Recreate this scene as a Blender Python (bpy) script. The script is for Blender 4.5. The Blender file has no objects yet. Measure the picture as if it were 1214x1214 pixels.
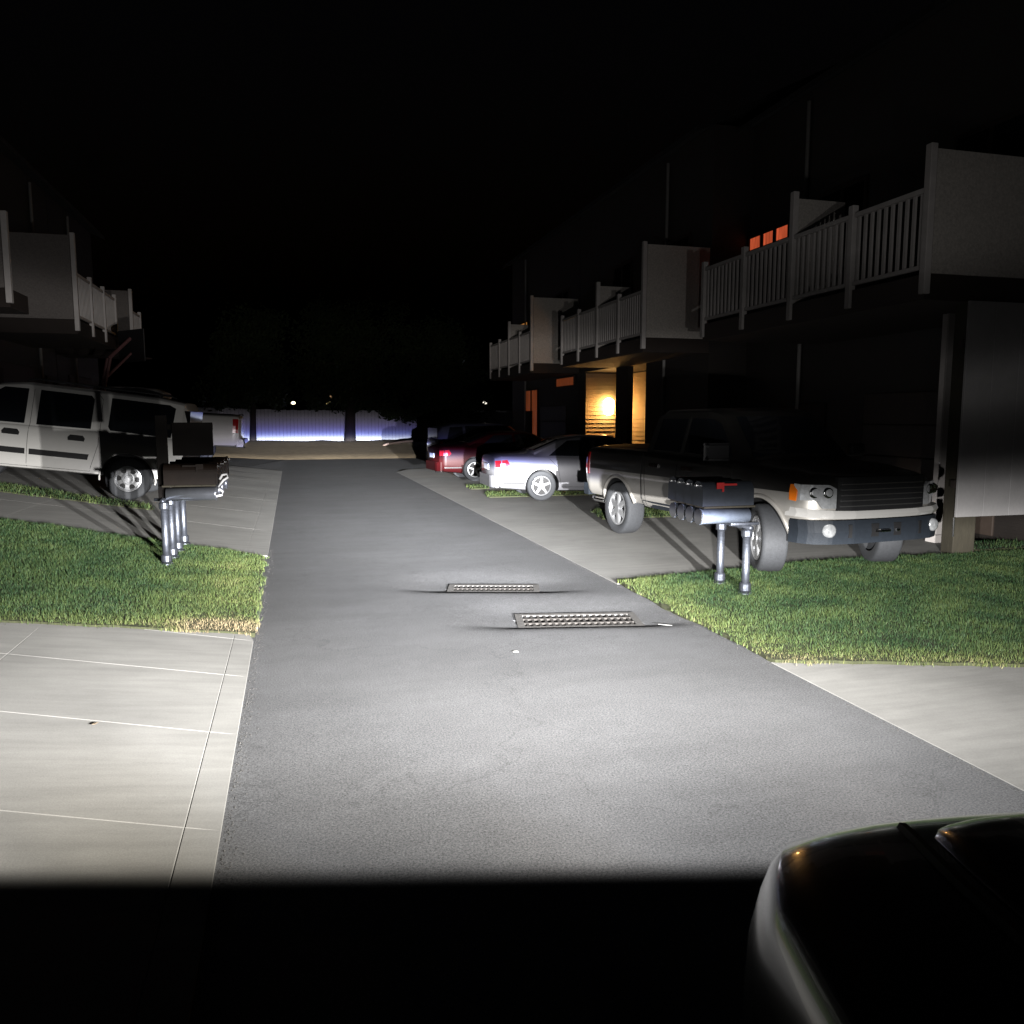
import bpy, bmesh, math, random
import numpy as np
from mathutils import Vector, Matrix, noise as mnoise
random.seed(7); rng = np.random.default_rng(7)
S = bpy.context.scene
C = S.collection
R = math.radians
A = R(15.27)                      # camera azimuth, clockwise from +Y (the road runs along +Y)
PITCH = math.atan(111/953)
H = 1.8

# ------------------------------------------------------------------ terrain
def gz(x, y):
    t = min(max((y-22)/20, 0), 1); t = t*t*(3-2*t)
    return .12*max(0, min(-.28-x, 12))*(1-.75*t)
def c2w(xc, zc):                  # metres right / ahead of the standing point -> world
    return (xc*math.cos(A)+zc*math.sin(A), -xc*math.sin(A)+zc*math.cos(A))

# ------------------------------------------------------------------ materials
MATS = {}
def mat(name, col, rough=.6, metal=0., var=.0, scale=8., bump=0., bscale=60., coat=0., emit=None, estr=0., spec=.5, stretch=None, trans=0.):
    if name in MATS: return MATS[name]
    m = bpy.data.materials.new(name); m.use_nodes = True
    nt = m.node_tree; b = nt.nodes['Principled BSDF']
    b.inputs['Base Color'].default_value = (*col, 1); b.inputs['Roughness'].default_value = rough
    b.inputs['Metallic'].default_value = metal; b.inputs['Coat Weight'].default_value = coat
    b.inputs['Specular IOR Level'].default_value = spec
    b.inputs['Transmission Weight'].default_value = trans
    if emit: b.inputs['Emission Color'].default_value = (*emit, 1); b.inputs['Emission Strength'].default_value = estr
    tc = nt.nodes.new('ShaderNodeTexCoord'); src = tc.outputs['Object']
    if stretch:
        mp = nt.nodes.new('ShaderNodeMapping'); mp.inputs['Scale'].default_value = stretch
        nt.links.new(src, mp.inputs[0]); src = mp.outputs[0]
    if var > 0:
        n = nt.nodes.new('ShaderNodeTexNoise'); n.inputs['Scale'].default_value = scale; n.inputs['Detail'].default_value = 8
        n.inputs['Roughness'].default_value = .65
        nt.links.new(src, n.inputs['Vector'])
        mr = nt.nodes.new('ShaderNodeMapRange'); mr.inputs[1].default_value = .25; mr.inputs[2].default_value = .75
        mr.inputs[3].default_value = 1-var; mr.inputs[4].default_value = 1+var
        nt.links.new(n.outputs['Fac'], mr.inputs[0])
        mx = nt.nodes.new('ShaderNodeVectorMath'); mx.operation = 'SCALE'; mx.inputs[0].default_value = col
        nt.links.new(mr.outputs[0], mx.inputs['Scale']); nt.links.new(mx.outputs[0], b.inputs['Base Color'])
    if bump > 0:
        n2 = nt.nodes.new('ShaderNodeTexNoise'); n2.inputs['Scale'].default_value = bscale; n2.inputs['Detail'].default_value = 4
        nt.links.new(src, n2.inputs['Vector'])
        bp = nt.nodes.new('ShaderNodeBump'); bp.inputs['Strength'].default_value = bump; bp.inputs['Distance'].default_value = .02
        nt.links.new(n2.outputs['Fac'], bp.inputs['Height']); nt.links.new(bp.outputs[0], b.inputs['Normal'])
    MATS[name] = m
    return m

def asphalt_mat():
    m = bpy.data.materials.new('asphalt'); m.use_nodes = True; nt = m.node_tree; b = nt.nodes['Principled BSDF']
    tc = nt.nodes.new('ShaderNodeTexCoord')
    def noise(sc, det=4, ro=.6):
        n = nt.nodes.new('ShaderNodeTexNoise'); n.inputs['Scale'].default_value = sc; n.inputs['Detail'].default_value = det
        n.inputs['Roughness'].default_value = ro; nt.links.new(tc.outputs['Object'], n.inputs['Vector']); return n
    fine = noise(95, 4, .85); big = noise(1.1, 5); mid = noise(7, 5, .7)
    r1 = nt.nodes.new('ShaderNodeValToRGB'); r1.color_ramp.elements[0].position = .33; r1.color_ramp.elements[1].position = .72
    r1.color_ramp.elements[0].color = (.06, .06, .063, 1); r1.color_ramp.elements[1].color = (.305, .31, .32, 1)
    nt.links.new(fine.outputs['Fac'], r1.inputs[0])
    mr = nt.nodes.new('ShaderNodeMapRange'); mr.inputs[1].default_value = .3; mr.inputs[2].default_value = .7; mr.inputs[3].default_value = .91; mr.inputs[4].default_value = 1.08
    nt.links.new(big.outputs['Fac'], mr.inputs[0])
    mr2 = nt.nodes.new('ShaderNodeMapRange'); mr2.inputs[1].default_value = .3; mr2.inputs[2].default_value = .7; mr2.inputs[3].default_value = .94; mr2.inputs[4].default_value = 1.06
    nt.links.new(mid.outputs['Fac'], mr2.inputs[0])
    mu = nt.nodes.new('ShaderNodeMath'); mu.operation = 'MULTIPLY'; nt.links.new(mr.outputs[0], mu.inputs[0]); nt.links.new(mr2.outputs[0], mu.inputs[1])
    mp = nt.nodes.new('ShaderNodeMapping'); mp.inputs['Scale'].default_value = (.5, 3.2, 1); nt.links.new(tc.outputs['Object'], mp.inputs[0])
    ns = nt.nodes.new('ShaderNodeTexNoise'); ns.inputs['Scale'].default_value = 1.0; ns.inputs['Detail'].default_value = 6; nt.links.new(mp.outputs[0], ns.inputs['Vector'])
    m3 = nt.nodes.new('ShaderNodeMapRange'); m3.inputs[1].default_value = .3; m3.inputs[2].default_value = .7; m3.inputs[3].default_value = .93; m3.inputs[4].default_value = 1.06; nt.links.new(ns.outputs['Fac'], m3.inputs[0])
    mw = nt.nodes.new('ShaderNodeMath'); mw.operation = 'MULTIPLY'; nt.links.new(mu.outputs[0], mw.inputs[0]); nt.links.new(m3.outputs[0], mw.inputs[1]); mu = mw
    vo = nt.nodes.new('ShaderNodeTexVoronoi'); vo.feature = 'DISTANCE_TO_EDGE'; vo.inputs['Scale'].default_value = .42; 
    dv = nt.nodes.new('ShaderNodeVectorMath'); dv.operation = 'ADD'; nt.links.new(tc.outputs['Object'], dv.inputs[0]); wn = noise(2.2, 6); sv = nt.nodes.new('ShaderNodeVectorMath'); sv.operation = 'SCALE'; sv.inputs['Scale'].default_value = 1.1; nt.links.new(wn.outputs['Color'], sv.inputs[0]); nt.links.new(sv.outputs[0], dv.inputs[1]); nt.links.new(dv.outputs[0], vo.inputs['Vector'])
    ck = nt.nodes.new('ShaderNodeMapRange'); ck.inputs[1].default_value = .0; ck.inputs[2].default_value = .006; ck.inputs[3].default_value = .78; ck.inputs[4].default_value = 1; nt.links.new(vo.outputs['Distance'], ck.inputs[0])
    mk = nt.nodes.new('ShaderNodeMath'); mk.operation = 'MULTIPLY'; nt.links.new(mu.outputs[0], mk.inputs[0]); nt.links.new(ck.outputs[0], mk.inputs[1]); mu = mk
    vm = nt.nodes.new('ShaderNodeVectorMath'); vm.operation = 'SCALE'; nt.links.new(r1.outputs[0], vm.inputs[0]); nt.links.new(mu.outputs[0], vm.inputs['Scale'])
    nt.links.new(vm.outputs[0], b.inputs['Base Color']); b.inputs['Roughness'].default_value = .85; b.inputs['Specular IOR Level'].default_value = .3
    bp = nt.nodes.new('ShaderNodeBump'); bp.inputs['Strength'].default_value = .35; bp.inputs['Distance'].default_value = .008
    nt.links.new(fine.outputs['Fac'], bp.inputs['Height']); nt.links.new(bp.outputs[0], b.inputs['Normal'])
    return m

def concrete_mat():
    m = bpy.data.materials.new('concrete'); m.use_nodes = True; nt = m.node_tree; b = nt.nodes['Principled BSDF']
    tc = nt.nodes.new('ShaderNodeTexCoord')
    mp = nt.nodes.new('ShaderNodeMapping'); mp.inputs['Scale'].default_value = (1, 7, 1); nt.links.new(tc.outputs['Object'], mp.inputs[0])
    def noise(sc, src, det=6, ro=.6):
        n = nt.nodes.new('ShaderNodeTexNoise'); n.inputs['Scale'].default_value = sc; n.inputs['Detail'].default_value = det
        n.inputs['Roughness'].default_value = ro; nt.links.new(src, n.inputs['Vector']); return n
    broom = noise(1.6, mp.outputs[0]); big = noise(.9, tc.outputs['Object']); fine = noise(120, tc.outputs['Object'], 2)
    def mr(n, lo, hi):
        q = nt.nodes.new('ShaderNodeMapRange'); q.inputs[1].default_value = .3; q.inputs[2].default_value = .7; q.inputs[3].default_value = lo; q.inputs[4].default_value = hi
        nt.links.new(n.outputs['Fac'], q.inputs[0]); return q.outputs[0]
    def mul(a, c):
        q = nt.nodes.new('ShaderNodeMath'); q.operation = 'MULTIPLY'; nt.links.new(a, q.inputs[0]); nt.links.new(c, q.inputs[1]); return q.outputs[0]
    k = mul(mul(mr(broom, .88, 1.1), mr(big, .85, 1.13)), mr(fine, .93, 1.07))
    vm = nt.nodes.new('ShaderNodeVectorMath'); vm.operation = 'SCALE'; vm.inputs[0].default_value = (.33, .325, .31)
    nt.links.new(k, vm.inputs['Scale']); nt.links.new(vm.outputs[0], b.inputs['Base Color']); b.inputs['Roughness'].default_value = .85
    bp = nt.nodes.new('ShaderNodeBump'); bp.inputs['Strength'].default_value = .15; bp.inputs['Distance'].default_value = .006
    nt.links.new(fine.outputs['Fac'], bp.inputs['Height']); nt.links.new(bp.outputs[0], b.inputs['Normal'])
    return m

def siding_mat(name, col, scale, axis='Z', depth=.02, emit=None):
    m = bpy.data.materials.new(name); m.use_nodes = True; nt = m.node_tree; b = nt.nodes['Principled BSDF']
    tc = nt.nodes.new('ShaderNodeTexCoord'); w = nt.nodes.new('ShaderNodeTexWave'); w.wave_type = 'BANDS'
    w.bands_direction = axis; w.wave_profile = 'SAW'; w.inputs['Scale'].default_value = scale
    nt.links.new(tc.outputs['Object'], w.inputs['Vector'])
    bp = nt.nodes.new('ShaderNodeBump'); bp.inputs['Strength'].default_value = 1; bp.inputs['Distance'].default_value = depth
    nt.links.new(w.outputs['Fac'], bp.inputs['Height']); nt.links.new(bp.outputs[0], b.inputs['Normal'])
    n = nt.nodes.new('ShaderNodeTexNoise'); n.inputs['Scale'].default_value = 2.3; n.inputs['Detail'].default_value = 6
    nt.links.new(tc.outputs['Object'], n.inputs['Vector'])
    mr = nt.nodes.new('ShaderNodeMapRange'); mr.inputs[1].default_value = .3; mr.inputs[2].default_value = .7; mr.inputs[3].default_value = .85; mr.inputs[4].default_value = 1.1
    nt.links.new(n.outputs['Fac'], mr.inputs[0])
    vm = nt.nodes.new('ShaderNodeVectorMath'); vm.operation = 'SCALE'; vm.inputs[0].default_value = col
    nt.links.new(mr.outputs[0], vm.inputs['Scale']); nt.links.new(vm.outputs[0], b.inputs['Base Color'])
    b.inputs['Roughness'].default_value = .7
    return m

M_ASPHALT = asphalt_mat(); M_CONC = concrete_mat()
M_EARTH = mat('dry_earth', (.36, .27, .16), .95, var=.35, scale=3, bump=.6, bscale=25)
M_SOIL = mat('lawn_soil', (.045, .05, .022), .95, var=.4, scale=20, bump=.5, bscale=80)
M_TYRE = mat('tyre_rubber', (.028, .03, .034), .8, var=.2, scale=30, bump=.2, bscale=90)
M_RIM = mat('alloy', (.62, .63, .65), .32, .85, var=.05)
M_BLACK = mat('black_plastic', (.007, .007, .008), .6, var=.2, scale=20)
M_GREY = mat('grey_plastic', (.012, .0155, .021), .6, var=.15, scale=25, bump=.1, spec=.25)
M_GLASS = mat('car_glass', (.008, .009, .011), .06, 0, var=.05, coat=.0)
M_CHROME = mat('chrome', (.75, .75, .76), .12, 1, var=.04)
M_RED = mat('red_lens', (.5, .012, .015), .15, 0, coat=1, var=.1)
M_AMBER = mat('amber_lens', (.85, .2, .015), .15, 0, coat=1, var=.1)
M_LENS = mat('lamp_lens', (.6, .62, .64), .15, .6, var=.3, scale=30)
M_SEAM = mat('seam', (.01, .01, .01), .9, var=.1)
M_GALV = mat('galvanised_pipe', (.105, .115, .14), .42, .82, var=.4, scale=18, bump=.1, bscale=40)
M_PANEL = mat('privacy_panel_paint', (.54, .5, .46), .75, var=.3, scale=38, bump=.15, bscale=30)
M_RAIL = mat('railing_paint', (.62, .58, .56), .65, var=.12, scale=6)
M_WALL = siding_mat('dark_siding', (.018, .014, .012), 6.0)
M_TRIM = mat('dark_trim', (.025, .017, .014), .8, var=.2, scale=5)
M_ROOF = mat('roof_shingle', (.012, .011, .011), .95, var=.3, scale=12, bump=.3, bscale=20)
M_GARAGE = mat('garage_door_paint', (.05, .036, .028), .6, var=.15, scale=3)
M_WOOD = mat('treated_timber', (.036, .031, .020), .85, var=.25, scale=5, bump=.25, bscale=20, stretch=(6, 6, 1))
M_BARK = mat('bark', (.045, .035, .03), .95, var=.4, scale=9, bump=.8, bscale=18, stretch=(3, 3, .7))
M_LEAF = mat('leaf', (.035, .055, .02), .7, var=.4, scale=2)

# ------------------------------------------------------------------ object helpers
def link(name, me, m, parent=None):
    o = bpy.data.objects.new(name, me)
    if m is not None:
        for mm in (m if isinstance(m, (list, tuple)) else [m]): me.materials.append(mm)
    C.objects.link(o)
    if parent is not None: o.parent = parent
    return o
def obj(name, bm, m, parent=None, smooth=False):
    bmesh.ops.recalc_face_normals(bm, faces=bm.faces[:])
    me = bpy.data.meshes.new(name); bm.to_mesh(me); bm.free()
    if smooth:
        for p in me.polygons: p.use_smooth = True
    return link(name, me, m, parent)
def tag(o, label=None, cat=None, group=None, kind=None):
    if label: o['label'] = label
    if cat: o['category'] = cat
    if group: o['group'] = group
    if kind: o['kind'] = kind
    return o
def empty(name, loc, rz=0, label=None, cat=None, group=None):
    o = bpy.data.objects.new(name, None); C.objects.link(o); o.location = loc; o.rotation_euler = (0, 0, rz)
    o.empty_display_size = .1
    return tag(o, label, cat, group)
def copy_tree(o, parent=None):
    c = o.copy(); C.objects.link(c); c.parent = parent
    for ch in list(o.children): copy_tree(ch, c)
    return c
def B(): return bmesh.new()
def box(bm, a, b, bev=0., mtx=None):
    x0, y0, z0 = a; x1, y1, z1 = b
    r = bmesh.ops.create_cube(bm, size=1)
    vs = r['verts']
    for v in vs:
        v.co = Vector(((x0+x1)/2+v.co.x*(x1-x0), (y0+y1)/2+v.co.y*(y1-y0), (z0+z1)/2+v.co.z*(z1-z0)))
    if bev > 0:
        es = list({e for v in vs for e in v.link_edges})
        g = bmesh.ops.bevel(bm, geom=es, offset=bev, segments=2, affect='EDGES', profile=.5)
        vs = list({v for f in g['faces'] for v in f.verts} | {v for v in vs if v.is_valid})
    if mtx is not None:
        for v in vs: v.co = mtx @ v.co
    return vs
def tube(bm, pts, rad, n=10, caps=True):
    pts = [Vector(p) for p in pts]
    rad = rad if isinstance(rad, (list, tuple)) else [rad]*len(pts)
    rings = []
    for i, p in enumerate(pts):
        d = (pts[min(i+1, len(pts)-1)]-pts[max(i-1, 0)]).normalized()
        up = Vector((0, 0, 1)) if abs(d.z) < .95 else Vector((1, 0, 0))
        s = d.cross(up).normalized(); t = s.cross(d)
        rings.append([bm.verts.new(p+(s*math.cos(2*math.pi*k/n)+t*math.sin(2*math.pi*k/n))*rad[i]) for k in range(n)])
    for a, b in zip(rings, rings[1:]):
        for k in range(n): bm.faces.new((a[k], a[(k+1) % n], b[(k+1) % n], b[k]))
    if caps: bm.faces.new(rings[0]); bm.faces.new(rings[-1][::-1])
def lathe_y(bm, prof, n=40, c=(0, 0, 0)):    # profile of (radius, y) revolved about the Y axis
    rings = []
    for r, y in prof:
        rings.append([bm.verts.new((c[0]+r*math.cos(2*math.pi*k/n), c[1]+y, c[2]+r*math.sin(2*math.pi*k/n))) for k in range(n)])
    for a, b in zip(rings, rings[1:]):
        for k in range(n): bm.faces.new((a[k], a[(k+1) % n], b[(k+1) % n], b[k]))
    return rings
def prism(bm, poly, z0, z1):
    a = [bm.verts.new((x, y, z0)) for x, y in poly]; b = [bm.verts.new((x, y, z1)) for x, y in poly]
    n = len(poly)
    for i in range(n): bm.faces.new((a[i], a[(i+1) % n], b[(i+1) % n], b[i]))
    bm.faces.new(a[::-1]); bm.faces.new(b)

# ------------------------------------------------------------------ ground sheets
def jag(poly, step=.06, amp=.02, seed=0):
    out = []
    n = len(poly)
    for i in range(n):
        p = Vector((*poly[i], 0)); q = Vector((*poly[(i+1) % n], 0)); L = (q-p).length
        k = max(1, int(L/step)) if L < 40 else int(L/.4)
        nn = Vector((-(q-p).y, (q-p).x, 0)).normalized()
        for j in range(k):
            w = p.lerp(q, j/k); a = mnoise.noise(Vector((w.x*6+seed, w.y*6, seed)))*amp + mnoise.noise(Vector((w.x*1.1, w.y*1.1+seed, 3)))*amp
            w = w+nn*a; out.append((w.x, w.y))
    return out
def sheet(name, poly, off, m, cutsx=(), cutsy=(), kind='structure', skirt=0, fn=None, jagged=None):
    bm = B(); pl = jag(poly, **jagged) if jagged else poly
    bm.faces.new([bm.verts.new((x, y, 0)) for x, y in pl])
    for cx in cutsx: bmesh.ops.bisect_plane(bm, geom=bm.verts[:]+bm.edges[:]+bm.faces[:], plane_co=(cx, 0, 0), plane_no=(1, 0, 0))
    for cy in cutsy: bmesh.ops.bisect_plane(bm, geom=bm.verts[:]+bm.edges[:]+bm.faces[:], plane_co=(0, cy, 0), plane_no=(0, 1, 0))
    bmesh.ops.triangulate(bm, faces=[f for f in bm.faces if len(f.verts) > 4])
    if skirt:
        be = [e for e in bm.edges if e.is_boundary]
        r = bmesh.ops.extrude_edge_only(bm, edges=be)
        low = {v for v in r['geom'] if isinstance(v, bmesh.types.BMVert)}
    else: low = set()
    for v in bm.verts:
        z = (fn(v.co.x, v.co.y) if fn else gz(v.co.x, v.co.y))
        v.co.z = z+off-(skirt if v in low else 0)
    bmesh.ops.recalc_face_normals(bm, faces=bm.faces[:])
    if sum(f.normal.z for f in bm.faces) < 0: bmesh.ops.reverse_faces(bm, faces=bm.faces[:])
    me = bpy.data.meshes.new(name); bm.to_mesh(me); bm.free()
    o = link(name, me, m); o['kind'] = kind
    return o
def fr(a, b, s):
    n = int(round((b-a)/s)); return [a+(b-a)*i/n for i in range(n+1)]

# base ground reaching the horizon
def gbase(x, y): return gz(x, y)
bm = B()
xs = [-600, -200, -60, -24] + fr(-12.28, -.28, 2) + [8, 20, 60, 200, 600]
ys = [-300, -60, -10] + fr(0, 60, 2) + [90, 200, 700]
vv = [[bm.verts.new((x, y, gz(x, y)-.1)) for x in xs] for y in ys]
for j in range(len(ys)-1):
    for i in range(len(xs)-1): bm.faces.new((vv[j][i], vv[j][i+1], vv[j+1][i+1], vv[j+1][i]))
obj('ground', bm, M_EARTH)['kind'] = 'structure'

# drain positions on the lane: centre, half length, half depth, angle
GR = [(2.06, 8.30, .46, .15, math.atan2(-.25, .89)), (2.47, 6.76, .53, .21, math.atan2(-.20, 1.01))]
def road_z(x, y):
    z = 0.
    for cx, cy, hl, hd, an in GR:
        dx, dy = x-cx, y-cy
        u = dx*math.cos(an)+dy*math.sin(an); w = -dx*math.sin(an)+dy*math.cos(an)
        uu = max(0, abs(u)-hl)/.42; ww = max(0, abs(w)-hd*.8)/(.16 if w < 0 else .5)
        z -= .038*math.exp(-uu*uu-ww*ww)
        if abs(u) < hl-.012 and abs(w) < hd-.012: z -= .07
    z += .003*mnoise.noise(Vector((x*.7, y*.35, 0)))*min(1, max(0, y)/4)
    return z
RX0, RX1 = -.40, 3.43
road_poly = [(RX0, -14), (RX1, -14), (RX1, 27.5), (3.75, 28.6), (5.2, 29.4), (40, 30.5), (40, 36.8), (-30, 36.8), (-30, 29.6), (-1.6, 29.4), (-.55, 28.6), (RX0, 27.5)]
def road_fn(x, y):
    base = road_z(x, y)
    return base + gz(x+.12, y)
sheet('road', road_poly, 0, M_ASPHALT, cutsx=fr(-.2, 3.3, .07), cutsy=fr(5.4, 9.8, .055)+fr(9.9, 28, .6)+fr(0, 5.2, .5), fn=road_fn, jagged=dict(step=.05, amp=.022, seed=3))

def slabs(name, poly, xcuts, ycuts, lines=(), gap=.006, off=.0, jag_edge=True):
    """concrete sheet with tooled joints: V-grooves along every cut"""
    bm = B()
    bm.faces.new([bm.verts.new((x, y, 0)) for x, y in poly])
    G = lambda: bm.verts[:]+bm.edges[:]+bm.faces[:]
    for cx in xcuts: bmesh.ops.bisect_plane(bm, geom=G(), plane_co=(cx, 0, 0), plane_no=(1, 0, 0))
    for cy, sl in ycuts: bmesh.ops.bisect_plane(bm, geom=G(), plane_co=(0, cy, 0), plane_no=(-sl, 1, 0))
    r = bmesh.ops.inset_individual(bm, faces=bm.faces[:], thickness=gap, depth=0)
    ring = set(r['faces']); inner = {v for f in bm.faces if f not in ring for v in f.verts}
    low = [v for v in bm.verts if v not in inner and not v.is_boundary]
    lw = set(low)
    for v in bm.verts: v.co.z = -.004 if v in lw else 0
    for f in bm.faces: pass
    for cy in (24, 26, 28, 30, 32, 34): bmesh.ops.bisect_plane(bm, geom=G(), plane_co=(0, cy, 0), plane_no=(0, 1, 0))
    bmesh.ops.bisect_plane(bm, geom=G(), plane_co=(-12.28, 0, 0), plane_no=(1, 0, 0))
    bmesh.ops.bisect_plane(bm, geom=G(), plane_co=(-.28, 0, 0), plane_no=(1, 0, 0))
    be = [e for e in bm.edges if e.is_boundary]
    rr = bmesh.ops.extrude_edge_only(bm, edges=be)
    for v in rr['geom']:
        if isinstance(v, bmesh.types.BMVert): v.co.z -= .1
    for v in bm.verts: v.co.z += gz(v.co.x, v.co.y)+off
    bmesh.ops.recalc_face_normals(bm, faces=bm.faces[:])
    if sum(f.normal.z*f.calc_area() for f in bm.faces) < 0: bmesh.ops.reverse_faces(bm, faces=bm.faces[:])
    me = bpy.data.meshes.new(name); bm.to_mesh(me); bm.free()
    o = link(name, me, M_CONC); o['kind'] = 'structure'
    return o
# left near driveway
slabs('driveway', [(-.35, -6), (-.35, 6.66), (-.42, 6.95), (-9, 6.95), (-9, -6)], [-.5, -1.91, -5],
      [(3.44, -.24), (4.55, -.24), (5.62, -.22), (6.55, -.25), (2.2, -.24), (.8, -.24), (-1, -.24)], off=.012)
# left driveway with the white vehicle, running along the lane to its end
slabs('driveway', [(-.35, 10.82), (-.35, 28.5), (-2.2, 29.3), (-9, 29.3), (-9, 14.0), (-3.8, 12.35)], [-.62, -3.9], [(13.1, -.3), (15.5, -.2), (18, -.1), (20.6, 0), (23.2, 0), (26, 0)], off=.012)
# right apron of the parked vehicles
slabs('driveway', [(3.38, 8.02), (4.84, 8.24), (6.72, 8.5), (9.5, 8.55), (9.5, 28.6), (5.4, 29.2), (3.9, 28.4), (3.38, 27.2)], [9.3], [(13.0, 0), (19.1, 0), (23.9, 0)], gap=.006, off=.005)
# right near driveway
slabs('driveway', [(3.38, -6), (12, -6), (12, 2.9), (5.03, 4.62), (3.38, 5.08)], [6.0], [(3.9, -.25), (1.6, -.1), (-1, 0)], off=.005)

# lawns: soil sheet + blades (one mass of grass each)
LAWN_L = [(-.34, 6.82), (-.40, 10.72), (-1.6, 11.25), (-3.8, 12.25), (-9, 13.9), (-9, 6.9), (-2.2, 6.88), (-1.4, 6.86)]
LAWN_R = [(3.4, 5.06), (3.42, 8.08), (4.84, 8.30), (6.72, 8.62), (8.42, 8.5), (13, 8.52), (13, 3.0), (5.03, 4.50)]
STRIP_L = [(-2.3, 14.6), (-2.4, 15.2), (-5.0, 16.6), (-9, 18.2), (-9, 17.0), (-5, 15.5)]
STRIP_R1 = [(5.3, 13.3), (5.6, 14.6), (9.3, 14.7), (9.3, 13.4)]
STRIP_R2 = [(4.3, 17.7), (4.5, 18.9), (9.3, 18.9), (9.3, 17.7)]
STRIP_R3 = [(4.35, 19.9), (4.5, 21.0), (9.3, 21.0), (9.3, 19.9)]
STRIP_R4 = [(8.95, 8.75), (8.95, 9.3), (10.2, 9.3), (10.2, 8.75)]
def inpoly(px, py, poly):
    inside = np.zeros(len(px), bool); n = len(poly)
    for i in range(n):
        x0, y0 = poly[i]; x1, y1 = poly[(i+1) % n]
        c = ((y0 > py) != (y1 > py)) & (px < (x1-x0)*(py-y0)/(y1-y0+1e-12)+x0)
        inside ^= c
    return inside
def grass_mat():
    m = bpy.data.materials.new('grass_blades'); m.use_nodes = True; nt = m.node_tree; b = nt.nodes['Principled BSDF']
    at = nt.nodes.new('ShaderNodeAttribute'); at.attribute_name = 'tint'
    nt.links.new(at.outputs['Color'], b.inputs['Base Color']); b.inputs['Roughness'].default_value = .6
    b.inputs['Specular IOR Level'].default_value = .25
    return m
M_GRASS = grass_mat()
def grass(name, poly, dens, hmin, hmax, dryf, off=.02, near=None):
    xs = [p[0] for p in poly]; ys = [p[1] for p in poly]
    n = int((max(xs)-min(xs))*(max(ys)-min(ys))*dens)
    px = rng.uniform(min(xs)-.03, max(xs)+.03, n); py = rng.uniform(min(ys)-.03, max(ys)+.03, n)
    jx = rng.normal(0, .026, n); jy = rng.normal(0, .026, n)
    wob = np.array([mnoise.noise(Vector((x*3, y*3, 7))) for x, y in zip(px, py)])*.09; jx += wob; jy += wob
    k = inpoly(px+jx, py+jy, poly); px, py = px[k], py[k]
    dist = np.hypot(px, py)
    k = rng.random(len(px)) < np.clip(9/dist, .25, 1)**1.3; px, py, dist = px[k], py[k], dist[k]; n = len(px)
    pz = np.array([gz(x, y) for x, y in zip(px, py)])+off
    cl = np.array([mnoise.noise(Vector((x*2.2, y*2.2, 1))) for x, y in zip(px, py)])
    cl2 = np.array([mnoise.noise(Vector((x*9, y*9, 5))) for x, y in zip(px, py)])
    dry = np.clip(np.array([dryf(x, y) for x, y in zip(px, py)])+cl*.20+rng.normal(0, .13, n), 0, 1)
    hh = rng.uniform(hmin, hmax, n)*(1+.35*cl+.4*cl2)*(1-.45*dry)
    w = rng.uniform(.002, .0042, n)*np.clip(dist/7, 1, 2.2)
    an = rng.uniform(0, 2*np.pi, n); la = rng.uniform(0, 2*np.pi, n); le = np.abs(rng.normal(.45, .3, n))*hh
    dx, dy = np.cos(an)*w, np.sin(an)*w
    bx, by = np.cos(la)*le, np.sin(la)*le
    V = np.zeros((n, 3, 3))
    V[:, 0] = np.stack([px-dx, py-dy, pz-.01], 1); V[:, 1] = np.stack([px+dx, py+dy, pz-.01], 1)
    V[:, 2] = np.stack([px+bx, py+by, pz+hh], 1)
    me = bpy.data.meshes.new(name); me.vertices.add(n*3); me.vertices.foreach_set('co', V.ravel())
    me.loops.add(n*3); me.loops.foreach_set('vertex_index', np.arange(n*3, dtype=np.int32))
    me.polygons.add(n); me.polygons.foreach_set('loop_start', np.arange(n, dtype=np.int32)*3); me.polygons.foreach_set('loop_total', np.full(n, 3, np.int32))
    g1 = np.array([.018, .050, .019]); g2 = np.array([.040, .080, .031]); dr = np.array([.34, .27, .16]); lime = np.array([.115, .15, .045])
    t = np.clip(.45+.5*cl+rng.normal(0, .25, n), 0, 1)[:, None]
    base = g1*(1-t)+g2*t
    d = dry[:, None]; base = np.where(d < .5, base*(1-2*d)+lime*2*d, lime*(2-2*d)+dr*(2*d-1))
    base *= rng.uniform(.8, 1.2, (n, 1))
    col = np.ones((n, 3, 4)); col[:, :, :3] = base[:, None, :]
    ca = me.color_attributes.new('tint', 'FLOAT_COLOR', 'POINT'); ca.data.foreach_set('color', col.ravel())
    me.update(calc_edges=True); me.validate()
    o = link(name, me, M_GRASS); o['kind'] = 'stuff'; return o
def dry_l(x, y):
    d = .10
    d += .75*math.exp(-((x+.62)/.33)**2-((y-6.95)/.33)**2)                 # bare corner by the lane
    d += .40*math.exp(-((x+.5)/.75)**2)*(.75 if y < 10 else .5)
    d += .22*math.exp(-((y-6.9)/.25)**2)
    return d
def dry_r(x, y):
    e = y-(5.06-(x-3.4)*.33)                                              # distance to the near edge
    d = .1+.42*math.exp(-(e/.28)**2)+.3*math.exp(-((x-3.45)/.4)**2)
    return d
for nm, pl in (('lawn', LAWN_L), ('lawn', LAWN_R), ('grass_strip', STRIP_L), ('grass_strip', STRIP_R1), ('grass_strip', STRIP_R2), ('grass_strip', STRIP_R3), ('lawn', STRIP_R4)):
    sheet(nm, pl, .028, M_SOIL, cutsx=(-12.28, -.28), cutsy=(24,), skirt=.1, jagged=dict(step=.08, amp=.03, seed=hash(pl[0]) % 50))
tag(grass('grass', LAWN_L, 7500, .020, .05, dry_l), 'mown green grass with a dry tan corner beside the lane on the left', 'grass')
tag(grass('grass', LAWN_R, 7500, .020, .05, dry_r), 'mown green grass between the two right driveways in front of the pickup', 'grass')
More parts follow.
